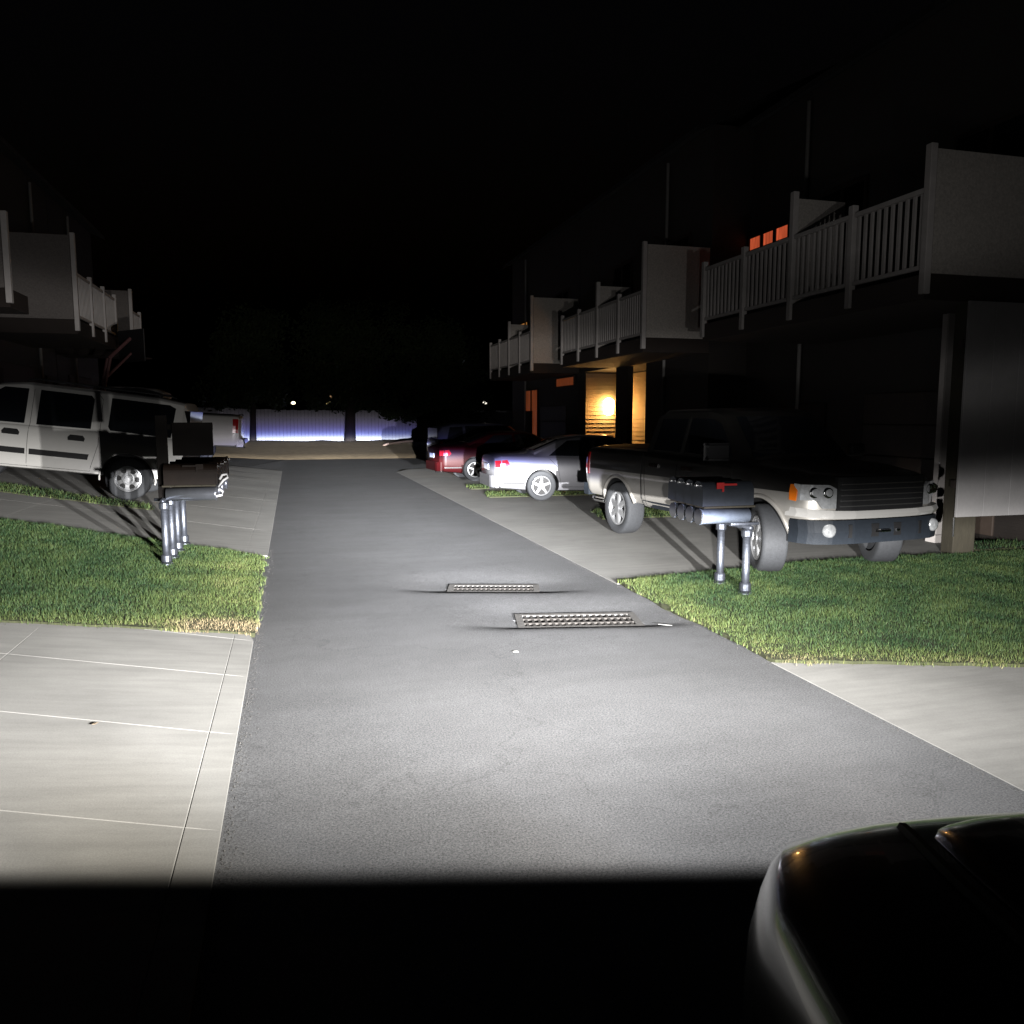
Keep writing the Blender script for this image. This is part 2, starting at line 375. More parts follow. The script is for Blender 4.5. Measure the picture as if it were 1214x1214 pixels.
tag(grass('grass', STRIP_L, 1800, .03, .08, lambda x, y: .2), 'narrow strip of grass below the white wagon', 'grass')
tag(grass('grass', STRIP_R1, 1800, .03, .08, lambda x, y: .25), 'strip of grass behind the pickup tail', 'grass')
tag(grass('grass', STRIP_R2, 1500, .03, .08, lambda x, y: .3), 'grass strip beyond the silver sedan', 'grass')
tag(grass('grass', STRIP_R3, 1500, .03, .08, lambda x, y: .3), 'grass strip beside the rear wheel of the dark red sedan', 'grass')
tag(grass('grass', STRIP_R4, 1500, .03, .07, lambda x, y: .05), 'dark grass beside the timber post under the white screen', 'grass')
# dirt verge with a low lip in front of the far fence
bm = B(); xs = fr(-40, 40, 1.0); ys = [36.6, 37.2, 40, 44, 48, 52, 54.5, 58, 62, 75]; row = []
for y in ys:
    row.append([bm.verts.new((x, y, gz(x, y)+(.0 if y < 37 else .07+.14*min(1, (y-37)/17))+.05*mnoise.noise(Vector((x*.6, y*.6, 0)))+(.12*max(0, 1-abs(y-54.5)/2)*(1+mnoise.noise(Vector((x*.9, 0, 9))))))) for x in xs])
for j in range(len(ys)-1):
    for i in range(len(xs)-1): bm.faces.new((row[j][i], row[j][i+1], row[j+1][i+1], row[j+1][i]))
o = obj('verge', bm, M_EARTH, smooth=True); o['kind'] = 'structure'

# ------------------------------------------------------------------ drains in the lane
def grate(label, cx, cy, hl, hd, an, rows):
    r = empty('drain_grate', (cx, cy, -.030), an, label, 'drain grate', 'drain grates in the lane')
    r.rotation_euler = (R(1.2), 0, an)
    m = mat('cast_iron', (.12, .115, .11), .85, .0, var=.4, scale=30, bump=.3, bscale=120)
    bm = B(); t = .03; q = .035
    for a, b in (((-hl-q, -hd-q, -.006), (hl+q, -hd+t, .004)), ((-hl-q, hd-t, -.006), (hl+q, hd+q, .004)), ((-hl-q, -hd+t, -.006), (-hl+t, hd-t, .004)), ((hl-t, -hd+t, -.006), (hl+q, hd-t, .004))): box(bm, a, b)
    obj('frame', bm, m, r)
    bm = B(); n = 17
    for i in range(n):
        x = -hl+t+(2*hl-2*t)*(i+.5)/n
        box(bm, (x-.012, -hd+t, -.012), (x+.012, hd-t, .001))
    for j in range(1, rows):
        y = -hd+2*hd*j/rows; box(bm, (-hl+t, y-.014, -.013), (hl-t, y+.014, .0035))
    obj('grid', bm, mat('worn_iron', (.055, .05, .046), .85, 0, var=.4, scale=30), r)
grate('perforated metal drain grate in the lane, the farther one', *GR[0], 2)
grate('perforated metal drain grate in the lane, the nearer one', *GR[1], 3)

def scrap(label, x, y, a, pts, nm='paper_scrap', m=None):
    bm = B(); prism(bm, pts, 0, .004); o = obj(nm, bm, m or mat('scrap_paper', (.7, .69, .66), .8, var=.1), None)
    o.location = (x, y, road_z(x, y)+.006); o.rotation_euler = (.03, .04, a); tag(o, label, 'litter')
# loose grit along both edges of the asphalt (one mass)
def grit():
    bm = B(); rs = random.Random(4)
    for _ in range(1500):
        left = rs.random() < .72
        y = 2.4+rs.random()**1.5*9; x = (-.335+abs(rs.gauss(0, .034))) if left else (3.365-abs(rs.gauss(0, .022)))
        q = rs.uniform(.0016, .0048); z = road_z(x, y)
        bmesh.ops.create_icosphere(bm, subdivisions=1, radius=q, matrix=Matrix.Translation((x, y, z+q*.4)) @ Matrix.Rotation(rs.uniform(0, 6), 4, (rs.random(), rs.random(), 1)) @ Matrix.Diagonal((1, rs.uniform(.6, 1), rs.uniform(.5, .8), 1)))
    o = obj('grit', bm, mat('grit_stone', (.095, .092, .088), .95, var=.5, scale=60)); tag(o, 'loose grit crumbled along the edges of the asphalt lane', 'grit', kind='stuff')
grit()
scrap('tiny white scrap lying on the lane below the drains', 1.62, 5.83, .4, [(-.02, -.012), (.018, -.015), (.022, .01), (0, .018), (-.018, .012)])
scrap('thin pale strip on the asphalt beside the nearer drain and the lawn', 3.13, 6.33, -.5, [(-.06, -.006), (.06, -.009), (.062, .006), (-.05, .008)], 'pale_strip', mat('pale_chalk', (.32, .32, .31), .9, var=.2))
scrap('small brown leaf on the left concrete slab', -1.1, 4.75, .9, [(-.02, 0), (-.008, -.01), (.02, 0), (-.004, .009)], 'dead_leaf', mat('dead_leaf', (.16, .12, .08), .8, var=.2))
bpy.data.objects['dead_leaf'].location.z = gz(-1.1, 4.75)+.02
# ------------------------------------------------------------------ vehicles
def wheel(parent, x, y, r, w, side, style, rimr=None):
    """side: +1 the outer face looks to +Y"""
    rimr = rimr or r*.66
    e = bm = B()
    s = side
    prof = [(rimr*.98, -.45*w), (r*.9, -.5*w), (r*.97, -.46*w), (r, -.36*w), (r, .36*w), (r*.97, .46*w), (r*.9, .5*w), (rimr*1.08, .47*w), (rimr, .42*w), (rimr*.96, .25*w)]
    lathe_y(bm, [(a, b*s) for a, b in prof], 48)
    o = obj('wheel', bm, M_TYRE, parent, True); o.location = (x, y, r)
    bm = B()
    lathe_y(bm, [(rimr*1.0, .36*w*s), (rimr*.99, .44*w*s), (rimr*.93, .45*w*s), (rimr*.88, .38*w*s), (rimr*.86, .2*w*s)], 48)
    if style[0] == 'steel':
        n = style[1]
        rg = lathe_y(bm, [(rimr*.9, .30*w*s), (rimr*.80, .38*w*s)], 60)
        lathe_y(bm, [(rimr*.48, .42*w*s), (rimr*.40, .43*w*s), (rimr*.36, .36*w*s), (rimr*.30, .36*w*s), (rimr*.25, .44*w*s), (.001, .45*w*s)], 40)
        for k in range(n):
            a0 = 2*math.pi*(k+.5)/n
            pts = []
            for rr, hw in ((.86, .40), (.66, .30), (.46, .42)):
                for t in (-1, 1):
                    aa = a0+t*hw*math.pi/n*1.5*(.9 if rr > .6 else 1.1)
                    pts.append((rimr*rr*math.cos(aa), (.41 if rr < .8 else .39)*w*s, rimr*rr*math.sin(aa)))
            v = [bm.verts.new(p) for p in pts]
            bm.faces.new((v[0], v[1], v[3], v[2])); bm.faces.new((v[2], v[3], v[5], v[4]))
    else:
        n = style[1]; hw0, hw1 = style[2], style[3]
        lathe_y(bm, [(rimr*.26, .36*w*s), (rimr*.25, .46*w*s), (.001, .47*w*s)], 30)
        for k in range(n):
            a0 = 2*math.pi*k/n+math.pi/2
            d = Vector((math.cos(a0), 0, math.sin(a0))); q = Vector((-math.sin(a0), 0, math.cos(a0)))
            sec = []
            for rr, hw, yy in ((.16, hw0, .45), (.5, (hw0+hw1)/2*.92, .43), (.92, hw1, .40)):
                c = d*rimr*rr
                sec.append([bm.verts.new(c+q*t*hw*rimr+Vector((0, yo*w*s, 0))) for t, yo in ((-1, yy-.16), (-1, yy-.03), (-.6, yy), (.6, yy), (1, yy-.03), (1, yy-.16))])
            for a, b in zip(sec, sec[1:]):
                for i in range(5): bm.faces.new((a[i], a[i+1], b[i+1], b[i]))
    rim = obj('rim', bm, M_RIM, o)
    bm = B(); lathe_y(bm, [(rimr*.95, .16*w*s), (.001, .16*w*s)], 40)
    d = obj('brake_disc', bm, M_BLACK, o)
    return o

RING = [  # (fraction keys) -> builds half section from a station
]
def half_ring(s):
    w, zb, zs, zr, wr = s['w'], s['zb'], s['zs'], s['zr'], s['wr']
    gh = zr-zs
    P = [(0, zb), (.80*w, zb), (.93*w, zb+.03), (.975*w, zb+.10), (.99*w, zb+.22), (w, zb+(zs-zb)*.55), (.995*w, zb+(zs-zb)*.75), (.975*w, zs-.07), (.955*w, zs-.02), (.93*w, zs+.002)]
    if gh > .15:
        P += [(.915*w+(wr-.915*w)*t, zs+.01+(gh-.11)*t) for t in (.0, .35, .7, 1.0)]
        P += [(wr-.02, zr-.055), (wr-.075, zr-.02), (wr*.6, zr-.004), (0, zr)]
    else:
        q = .86*w
        P += [(q, zs+gh*.25), (q*.95, zs+gh*.4), (q*.85, zs+gh*.6), (q*.75, zs+gh*.72), (q*.6, zs+gh*.84), (q*.45, zs+gh*.92), (q*.25, zs+gh*.98), (0, zs+gh)]
    return P
class Car:
    def __init__(self, root, st, paint, wheels, arch_r, dense=.07, smooth=False):
        self.root = root; self.smooth = smooth
        st = sorted(st, key=lambda s: s['x']); self.st = st
        xs = sorted({round(v, 4) for a, b in zip(st, st[1:]) for v in fr(a['x'], b['x'], min(dense, max(.02, b['x']-a['x'])))})
        self.xs = xs; self.rings = [half_ring(self.at(x)) for x in xs]
        bm = B(); RR = []
        for x, P in zip(xs, self.rings):
            full = [(y, z) for y, z in P]+[(-y, z) for y, z in P[-2:0:-1]]
            RR.append([bm.verts.new((x, y, z)) for y, z in full])
        n = len(RR[0])
        for a, b in zip(RR, RR[1:]):
            for k in range(n): bm.faces.new((a[k], a[(k+1) % n], b[(k+1) % n], b[k]))
        bm.faces.new(RR[0]); bm.faces.new(RR[-1][::-1])
        bmesh.ops.recalc_face_normals(bm, faces=bm.faces[:])
        me = bpy.data.meshes.new('body'); bm.to_mesh(me); bm.free()
        me.materials.append(paint); me.materials.append(M_BLACK)
        o = bpy.data.objects.new('body', me); C.objects.link(o)
        cut = B()
        for wx, wy, wr in wheels:
            lathe = []
            rg = lathe_y(cut, [(.0001, -.17), (arch_r, -.17), (arch_r, .60), (.0001, .60)] if wy > 0 else [(.0001, -.60), (arch_r, -.60), (arch_r, .17), (.0001, .17)], 40, (wx, wy, wr))
        bmesh.ops.remove_doubles(cut, verts=cut.verts[:], dist=.0005)
        bmesh.ops.recalc_face_normals(cut, faces=cut.faces[:])
        cm = bpy.data.meshes.new('cut'); cut.to_mesh(cm); cut.free(); cm.materials.append(M_BLACK)
        co = bpy.data.objects.new('cut', cm); C.objects.link(co)
        md = o.modifiers.new('b', 'BOOLEAN'); md.operation = 'DIFFERENCE'; md.object = co; md.solver = 'EXACT'
        md.material_mode = 'TRANSFER'
        dg = bpy.context.evaluated_depsgraph_get(); dg.update()
        nm = bpy.data.meshes.new_from_object(o.evaluated_get(dg)); o.modifiers.clear()
        nm.name = 'body'; o.data = nm
        bpy.data.objects.remove(co)
        nm.polygons.foreach_set('use_smooth', [True]*len(nm.polygons))
        try: nm.set_sharp_from_angle(angle=R(32))
        except Exception: pass
        o.parent = root; self.body = o
    def at(self, x):
        st = self.st
        if x <= st[0]['x']: return st[0]
        for i, (a, b) in enumerate(zip(st, st[1:])):
            if x <= b['x']+1e-9:
                if self.smooth:
                    out = {}
                    p, q = st[max(i-1, 0)], st[min(i+2, len(st)-1)]; h = b['x']-a['x']; t = (x-a['x'])/h
                    for k in a:
                        d1 = (b[k]-a[k])/h
                        d0 = (a[k]-p[k])/(a['x']-p['x']) if a is not p else d1
                        d2 = (q[k]-b[k])/(q['x']-b['x']) if b is not q else d1*1.6
                        m0 = 0 if d0*d1 <= 0 else 2*d0*d1/(d0+d1)
                        m1 = 0 if d1*d2 <= 0 else 2*d1*d2/(d1+d2)
                        out[k] = (2*t**3-3*t*t+1)*a[k]+(t**3-2*t*t+t)*h*m0+(-2*t**3+3*t*t)*b[k]+(t**3-t*t)*h*m1
                    return out
                t = (x-a['x'])/(b['x']-a['x']) if b['x'] > a['x'] else 0
                return {k: a[k]+(b[k]-a[k])*t for k in a}
        return st[-1]
    def side_y(self, x, z):
        P = half_ring(self.at(x))
        for (y0, z0), (y1, z1) in zip(P[1:], P[2:]):
            if z0 <= z <= z1: return y0+(y1-y0)*((z-z0)/(z1-z0) if z1 > z0 else 0)
        return P[-2][0]
    def top_z(self, x, y):
        P = half_ring(self.at(x))
        for (y0, z0), (y1, z1) in zip(P[::-1], P[-2::-1]):
            if y0 <= abs(y) <= y1: return z0+(z1-z0)*((abs(y)-y0)/(y1-y0) if y1 > y0 else 0)
        return P[8][1]
    def side_patch(self, name, poly, m, side, off=.005, parent=None, step=.09, thick=.006):
        bm = B(); bm.faces.new([bm.verts.new((x, 0, z)) for x, z in poly])
        xa = [p[0] for p in poly]; za = [p[1] for p in poly]
        G = lambda: bm.verts[:]+bm.edges[:]+bm.faces[:]
        for cx in fr(min(xa), max(xa), max(step, .02))[1:-1] if max(xa)-min(xa) > step else []: bmesh.ops.bisect_plane(bm, geom=G(), plane_co=(cx, 0, 0), plane_no=(1, 0, 0))
        for cz in fr(min(za), max(za), step)[1:-1] if max(za)-min(za) > step else []: bmesh.ops.bisect_plane(bm, geom=G(), plane_co=(0, 0, cz), plane_no=(0, 0, 1))
        r = bmesh.ops.extrude_face_region(bm, geom=bm.faces[:])
        top = {v for v in r['geom'] if isinstance(v, bmesh.types.BMVert)}
        for v in bm.verts:
            y = self.side_y(v.co.x, v.co.z); v.co.y = side*(y+(off if v in top else off-.012))
        return obj(name, bm, m, parent or self.root)
    def top_patch(self, name, x0, x1, yw0, yw1, m, off=.005, n=8):
        bm = B(); g = []
        for i in range(n+1):
            x = x0+(x1-x0)*i/n; yw = yw0+(yw1-yw0)*i/n
            g.append([bm.verts.new((x, yw*(j/n*2-1), self.top_z(x, yw*(j/n*2-1))+off)) for j in range(n+1)])
        for i in range(n):
            for j in range(n): bm.faces.new((g[i][j], g[i+1][j], g[i+1][j+1], g[i][j+1]))
        r = bmesh.ops.extrude_face_region(bm, geom=bm.faces[:])
        for v in r['geom']:
            if isinstance(v, bmesh.types.BMVert): v.co.z -= .012
        return obj(name, bm, m, self.root)
    def end_x(self, y, z, front=True):
        """outermost x of the nose/tail surface at lateral position y"""
        lo, hi = (0., self.xs[-1]) if front else (0., self.xs[0])
        def inside(x):
            q = self.at(x); return max(p[0] for p in half_ring(q)[:9]) >= abs(y)
        if not inside(lo): return lo
        if inside(hi): return hi
        for _ in range(30):
            mid = (lo+hi)/2
            if inside(mid): lo = mid
            else: hi = mid
        return lo
    def end_strip(self, name, y0, y1, z0, z1, m, off=.01, front=True, parent=None, depth=.05, n=16, zfn=None, lip=0.):
        bm = B(); sg = 1 if front else -1; cols = []
        zf = zfn or (lambda y: (z0, z1))
        for i in range(n+1):
            y = y0+(y1-y0)*i/n; za, zc = zf(y); x = self.end_x(y, (z0+z1)/2, front)
            cols.append([bm.verts.new((x+sg*o_, y, z)) for o_, z in ((off-depth, za), (off, za+.004), (off+lip, (za+zc)/2), (off, zc-.004), (off-depth, zc))])
        for a, b in zip(cols, cols[1:]):
            for k in range(5): bm.faces.new((a[k], a[(k+1) % 5], b[(k+1) % 5], b[k]))
        bm.faces.new(cols[0]); bm.faces.new(cols[-1][::-1])
        return obj(name, bm, m, parent or self.root)

def st(x, w, zb, zs, zr, wr): return dict(x=x, w=w, zb=zb, zs=zs, zr=zr, wr=wr)
def seam(car, pts, side, wd=.007, parent=None):
    bm = B()
    P = []
    for (xa, za), (xb, zb) in zip(pts, pts[1:]):
        k = max(1, int(math.hypot(xb-xa, zb-za)/.06))
        P += [(xa+(xb-xa)*i/k, za+(zb-za)*i/k) for i in range(k)]
    P.append(pts[-1])
    tube(bm, [(x, side*(car.side_y(x, z)+.0015), z) for x, z in P], wd/2, 5)
    return obj('door_seam', bm, M_SEAM, parent or car.root)

def simple_parts(car, L0, L1, wheels, wr, ww, style, seams=True, rimr=None):
    for wx, wy, r in wheels:
        wheel(car.root, wx, wy-(.0 if wy > 0 else 0), r, ww, 1 if wy > 0 else -1, style, rimr)

# ---- paint
P_WHITE = mat('white_paint', (.70, .69, .66), .35, 0, var=.03, coat=.6)
P_SILVER = mat('silver_paint', (.185, .185, .20), .35, .25, var=.03, coat=.7)
P_RED = mat('dark_red_paint', (.022, .002, .0026), .4, 0, var=.05, coat=.1, spec=.1)
P_BLACK = mat('black_paint', (.005, .006, .006), .22, 0, var=.05, coat=.35, spec=.35)
P_DARK = mat('dark_blue_paint', (.05, .055, .08), .3, .2, var=.05, coat=1)
P_TAN = mat('champagne_paint', (.40, .37, .33), .38, .45, var=.04, coat=.6)

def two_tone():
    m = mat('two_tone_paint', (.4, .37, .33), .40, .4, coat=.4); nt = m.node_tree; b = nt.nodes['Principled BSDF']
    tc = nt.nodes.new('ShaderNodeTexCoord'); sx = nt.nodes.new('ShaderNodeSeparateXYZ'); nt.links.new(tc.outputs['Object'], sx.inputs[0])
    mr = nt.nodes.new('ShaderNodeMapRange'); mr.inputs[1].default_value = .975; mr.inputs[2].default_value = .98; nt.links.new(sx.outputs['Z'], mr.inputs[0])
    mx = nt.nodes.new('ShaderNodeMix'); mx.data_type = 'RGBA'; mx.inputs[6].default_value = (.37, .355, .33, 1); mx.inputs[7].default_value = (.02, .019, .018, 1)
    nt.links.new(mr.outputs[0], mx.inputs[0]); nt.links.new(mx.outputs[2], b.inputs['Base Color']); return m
P_TWO = two_tone()
# ---- white wagon on the left drive
def white_wagon():
    gx, gy = -2.93, 15.85                          # its near rear wheel touches the drive here
    wr = .385; tr = .82; wb = 2.95
    slope = math.atan(.12)
    r = empty('parked_wagon', (0, 0, 0), 0, 'white four door utility wagon parked nose away from the lane on the left drive', 'car')
    W = [(-wb/2, tr, wr), (-wb/2, -tr, wr), (wb/2, tr, wr), (wb/2, -tr, wr)]
    S_ = [st(-2.40, .80, .62, 1.02, 1.10, .6), st(-2.37, .93, .50, 1.12, 1.74, .64), st(-2.29, .985, .42, 1.17, 1.86, .70), st(-1.8, 1.0, .40, 1.18, 1.91, .74), st(.35, 1.0, .38, 1.15, 1.92, .76),
          st(.75, 1.0, .38, 1.14, 1.86, .74), st(1.45, .99, .38, 1.12, 1.18, .8), st(2.2, .96, .40, 1.04, 1.10, .75), st(2.45, .90, .46, .98, 1.02, .7), st(2.58, .78, .55, .86, .9, .6)]
    car = Car(r, S_, P_WHITE, W, wr+.075)
    for sd in (1, -1):
        car.side_patch('window', [(-2.14, 1.20), (-1.12, 1.22), (-1.08, 1.28), (-1.08, 1.80), (-2.05, 1.79), (-2.16, 1.74)], M_GLASS, sd)
        car.side_patch('window', [(-.80, 1.21), (.08, 1.19), (.08, 1.80), (-.74, 1.80), (-.80, 1.74)], M_GLASS, sd)
        car.side_patch('window', [(.27, 1.19), (1.12, 1.17), (.78, 1.70), (.66, 1.79), (.27, 1.80)], M_GLASS, sd)
        for hx in (-.6, .45):
            h = car.side_patch('door_handle', [(hx-.13, .98), (hx+.13, .98), (hx+.14, 1.03), (hx+.10, 1.08), (hx-.10, 1.08), (hx-.14, 1.03)], M_BLACK, sd, .02)
        car.side_patch('side_trim', [(-.80, .66), (.14, .66), (.14, .76), (-.82, .76)], M_BLACK, sd, .014)
        car.side_patch('side_trim', [(.21, .66), (1.05, .66), (1.05, .76), (.21, .76)], M_BLACK, sd, .014)
        seam(car, [(.18, .44), (.18, 1.8)], sd); seam(car, [(-.96, .95), (-.84, .46), (1.15, .44), (1.2, 1.1)], sd); seam(car, [(-.96, .95), (-.94, 1.75), (-.86, 1.84)], sd)
        bm = B(); pts = [(-wb/2+(wr+.085)*math.cos(t), wr+(wr+.085)*math.sin(t)) for t in fr(R(-8), R(188), R(8))]
        tube(bm, [(x, sd*(car.side_y(x, max(z, .44))+.002), z) for x, z in pts], .016, 6); obj('wheel_arch_lip', bm, P_WHITE, r, True)
        car.end_strip('tail_light', sd*.86, sd*.72, .98, 1.30, M_RED, .03, False, n=4)
        car.side_patch('headlight', [(2.2, .78), (2.44, .78), (2.44, .93), (2.2, .96)], M_LENS, sd, .006)
        bm = B(); box(bm, (.98, sd*.99, 1.18), (1.12, sd*1.2, 1.36), .03); obj('mirror', bm, M_BLACK, r)
        bm = B(); tube(bm, [(-1.9, sd*.66, 1.92), (-1.8, sd*.66, 1.96), (.2, sd*.68, 1.98), (.35, sd*.68, 1.93)], .018, 8); obj('roof_rail', bm, M_BLACK, r)
    car.end_strip('tailgate', -.92, .92, .74, 1.18, M_BLACK, .012, False); car.end_strip('rear_window', -.70, .70, 1.20, 1.72, M_GLASS, .012, False, depth=.25); car.end_strip('bumper', -.95, .95, .48, .72, P_WHITE, .05, False); car.end_strip('bumper', -.92, .92, .45, .70, P_WHITE, .03, True)
    car.top_patch('windshield', .86, 1.40, .60, .74, M_GLASS)
    simple_parts(car, 0, 0, W, wr, .25, ('steel', 6), rimr=.235)
    # place: local +X -> world -X climbing the slope; local +Y -> world -Y
    ex = Vector((-math.cos(slope), 0, math.sin(slope))).normalized()
    yaw = R(-3); ex = Matrix.Rotation(yaw, 3, 'Z') @ ex
    ey = Vector((0, -1, 0)); ey = Matrix.Rotation(yaw, 3, 'Z') @ ey; ez = ex.cross(ey)
    m = Matrix((ex, ey, ez)).transposed().to_4x4()
    near = Vector((-wb/2, tr+.1, 0))
    m.translation = Vector((gx, gy, gz(gx, gy)+.012)) - (m.to_3x3() @ near)
    r.matrix_world = m
white_wagon()

# ---- silver sedan, dark red sedan, dark hatch on the right
def sedan(name, label, paint, gx, gy, yaw, style, cat='car', wr=.325, kind='sedan', parts=True):
    tr = .74; wb = 2.7
    r = empty(name, (0, 0, 0), yaw, label, cat)
    W = [(-wb/2, tr, wr), (-wb/2, -tr, wr), (wb/2, tr, wr), (wb/2, -tr, wr)]
    if kind == 'sedan':
        S_ = [st(-2.42, .62, .48, .80, .86, .5), st(-2.38, .78, .36, .92, .98, .6), st(-2.25, .86, .27, .97, 1.03, .65), st(-1.7, .90, .22, .96, 1.05, .66), st(-1.55, .905, .21, .95, 1.07, .66), st(-.85, .91, .20, .94, 1.36, .60), st(-.4, .91, .19, .93, 1.43, .62),
              st(.25, .91, .19, .92, 1.42, .62), st(.55, .91, .19, .92, 1.34, .62), st(1.25, .90, .19, .90, .96, .66), st(1.9, .88, .20, .82, .88, .64), st(2.2, .82, .24, .74, .80, .6), st(2.36, .66, .32, .62, .66, .5)]
    else:
        S_ = [st(-2.22, .70, .42, .92, 1.0, .5), st(-2.18, .82, .32, 1.0, 1.25, .55), st(-2.0, .89, .26, 1.02, 1.52, .60), st(-1.6, .91, .22, 1.02, 1.63, .64), st(.1, .91, .21, .98, 1.64, .66), st(.45, .91, .2, .97, 1.56, .66),
              st(1.3, .90, .2, .93, .98, .68), st(1.85, .88, .22, .84, .9, .65), st(2.1, .80, .3, .74, .78, .6), st(2.22, .64, .4, .64, .67, .5)]
    car = Car(r, S_, paint, W, wr+.05)
    for sd in (1, -1):
        if kind == 'sedan':
            car.side_patch('window', [(-1.18, .98), (-.18, .96), (-.18, 1.32), (-.72, 1.30)], M_GLASS, sd)
            car.side_patch('window', [(-.10, .96), (1.02, .94), (.55, 1.25), (.32, 1.32), (-.10, 1.33)], M_GLASS, sd)
            seam(car, [(-.14, .24), (-.14, .95)], sd); seam(car, [(-1.22, .96), (-1.0, .72), (-.92, .3), (.85, .26), (.98, .9)], sd)
            car.side_patch('tail_light', [(-2.375, .74), (-2.12, .74), (-2.06, .80), (-2.12, .90), (-2.375, .88)], M_RED, sd, .008)
            car.side_patch('side_trim', [(-2.25, .38), (-1.74, .38), (-1.76, .415), (-2.26, .415)], M_BLACK, sd, .008)
            for hx in (-.85, .12): car.side_patch('door_handle', [(hx-.1, .80), (hx+.1, .80), (hx+.1, .83), (hx-.1, .83)], paint, sd, .02)
        else:
            car.side_patch('window', [(-1.9, 1.06), (-1.3, 1.05), (-1.3, 1.5), (-1.75, 1.48)], M_GLASS, sd)
            car.side_patch('window', [(-1.2, 1.05), (-.2, 1.02), (-.2, 1.53), (-1.2, 1.52)], M_GLASS, sd)
            car.side_patch('window', [(-.12, 1.02), (1.0, .98), (.45, 1.44), (.2, 1.53), (-.12, 1.53)], M_GLASS, sd)
            car.side_patch('tail_light', [(-2.19, .80), (-2.08, .80), (-2.06, 1.0), (-2.17, 1.0)], M_RED, sd, .008)
        car.side_patch('headlight', [(1.95, .6), (2.25, .56), (2.25, .7), (1.95, .76)], M_LENS, sd, .006)
        bm = B(); box(bm, (.82, sd*.9, .96), (.94, sd*1.08, 1.08), .03); obj('mirror', bm, paint, r)
    car.top_patch('windshield', .62, 1.20, .50, .60, M_GLASS)
    if kind == 'sedan':
        car.top_patch('rear_window', -1.46, -.9, .56, .50, M_GLASS)
        car.end_strip('bumper', -.82, .82, .30, .56, paint, .05, False)
        bm = B(); tube(bm, [(-2.46, -.55, .27), (-2.1, -.55, .29)], .032, 10); obj('exhaust_pipe', bm, M_CHROME, r)
    else:
        car.end_strip('bumper', -.86, .86, .34, .60, M_BLACK, .05, False)
        car.end_strip('rear_window', -.6, .6, 1.08, 1.46, M_GLASS, -.02, False, depth=.02)
    car.end_strip('number_plate', -.26, .26, .66, .79, mat('plate_paint', (.6, .6, .62), .5, var=.05), .012, False, n=4, depth=.02)
    simple_parts(car, 0, 0, W, wr, .21, style)
    near = Vector((-wb/2, -tr-.1, 0))
    mz = Matrix.Rotation(yaw, 3, 'Z')
    r.location = Vector((gx, gy, gz(gx, gy)+.01))-(mz @ near)
    return r
sedan('parked_sedan', 'silver sedan with five spoke wheels parked between the pickup and the dark red sedan', P_SILVER, 5.24, 16.72, R(-3), ('spoke', 5, .20, .13))
sedan('parked_sedan', 'dark red sedan parked beyond the silver sedan, its red tail light shining back the beam', P_RED, 5.05, 22.5, R(3), ('spoke', 5, .16, .12), wr=.33)
sedan('parked_hatchback', 'dark blue tall hatchback, farthest of the cars parked on the right', P_DARK, 5.75, 27.6, R(6), ('spoke', 6, .14, .10), kind='hatch', wr=.33)

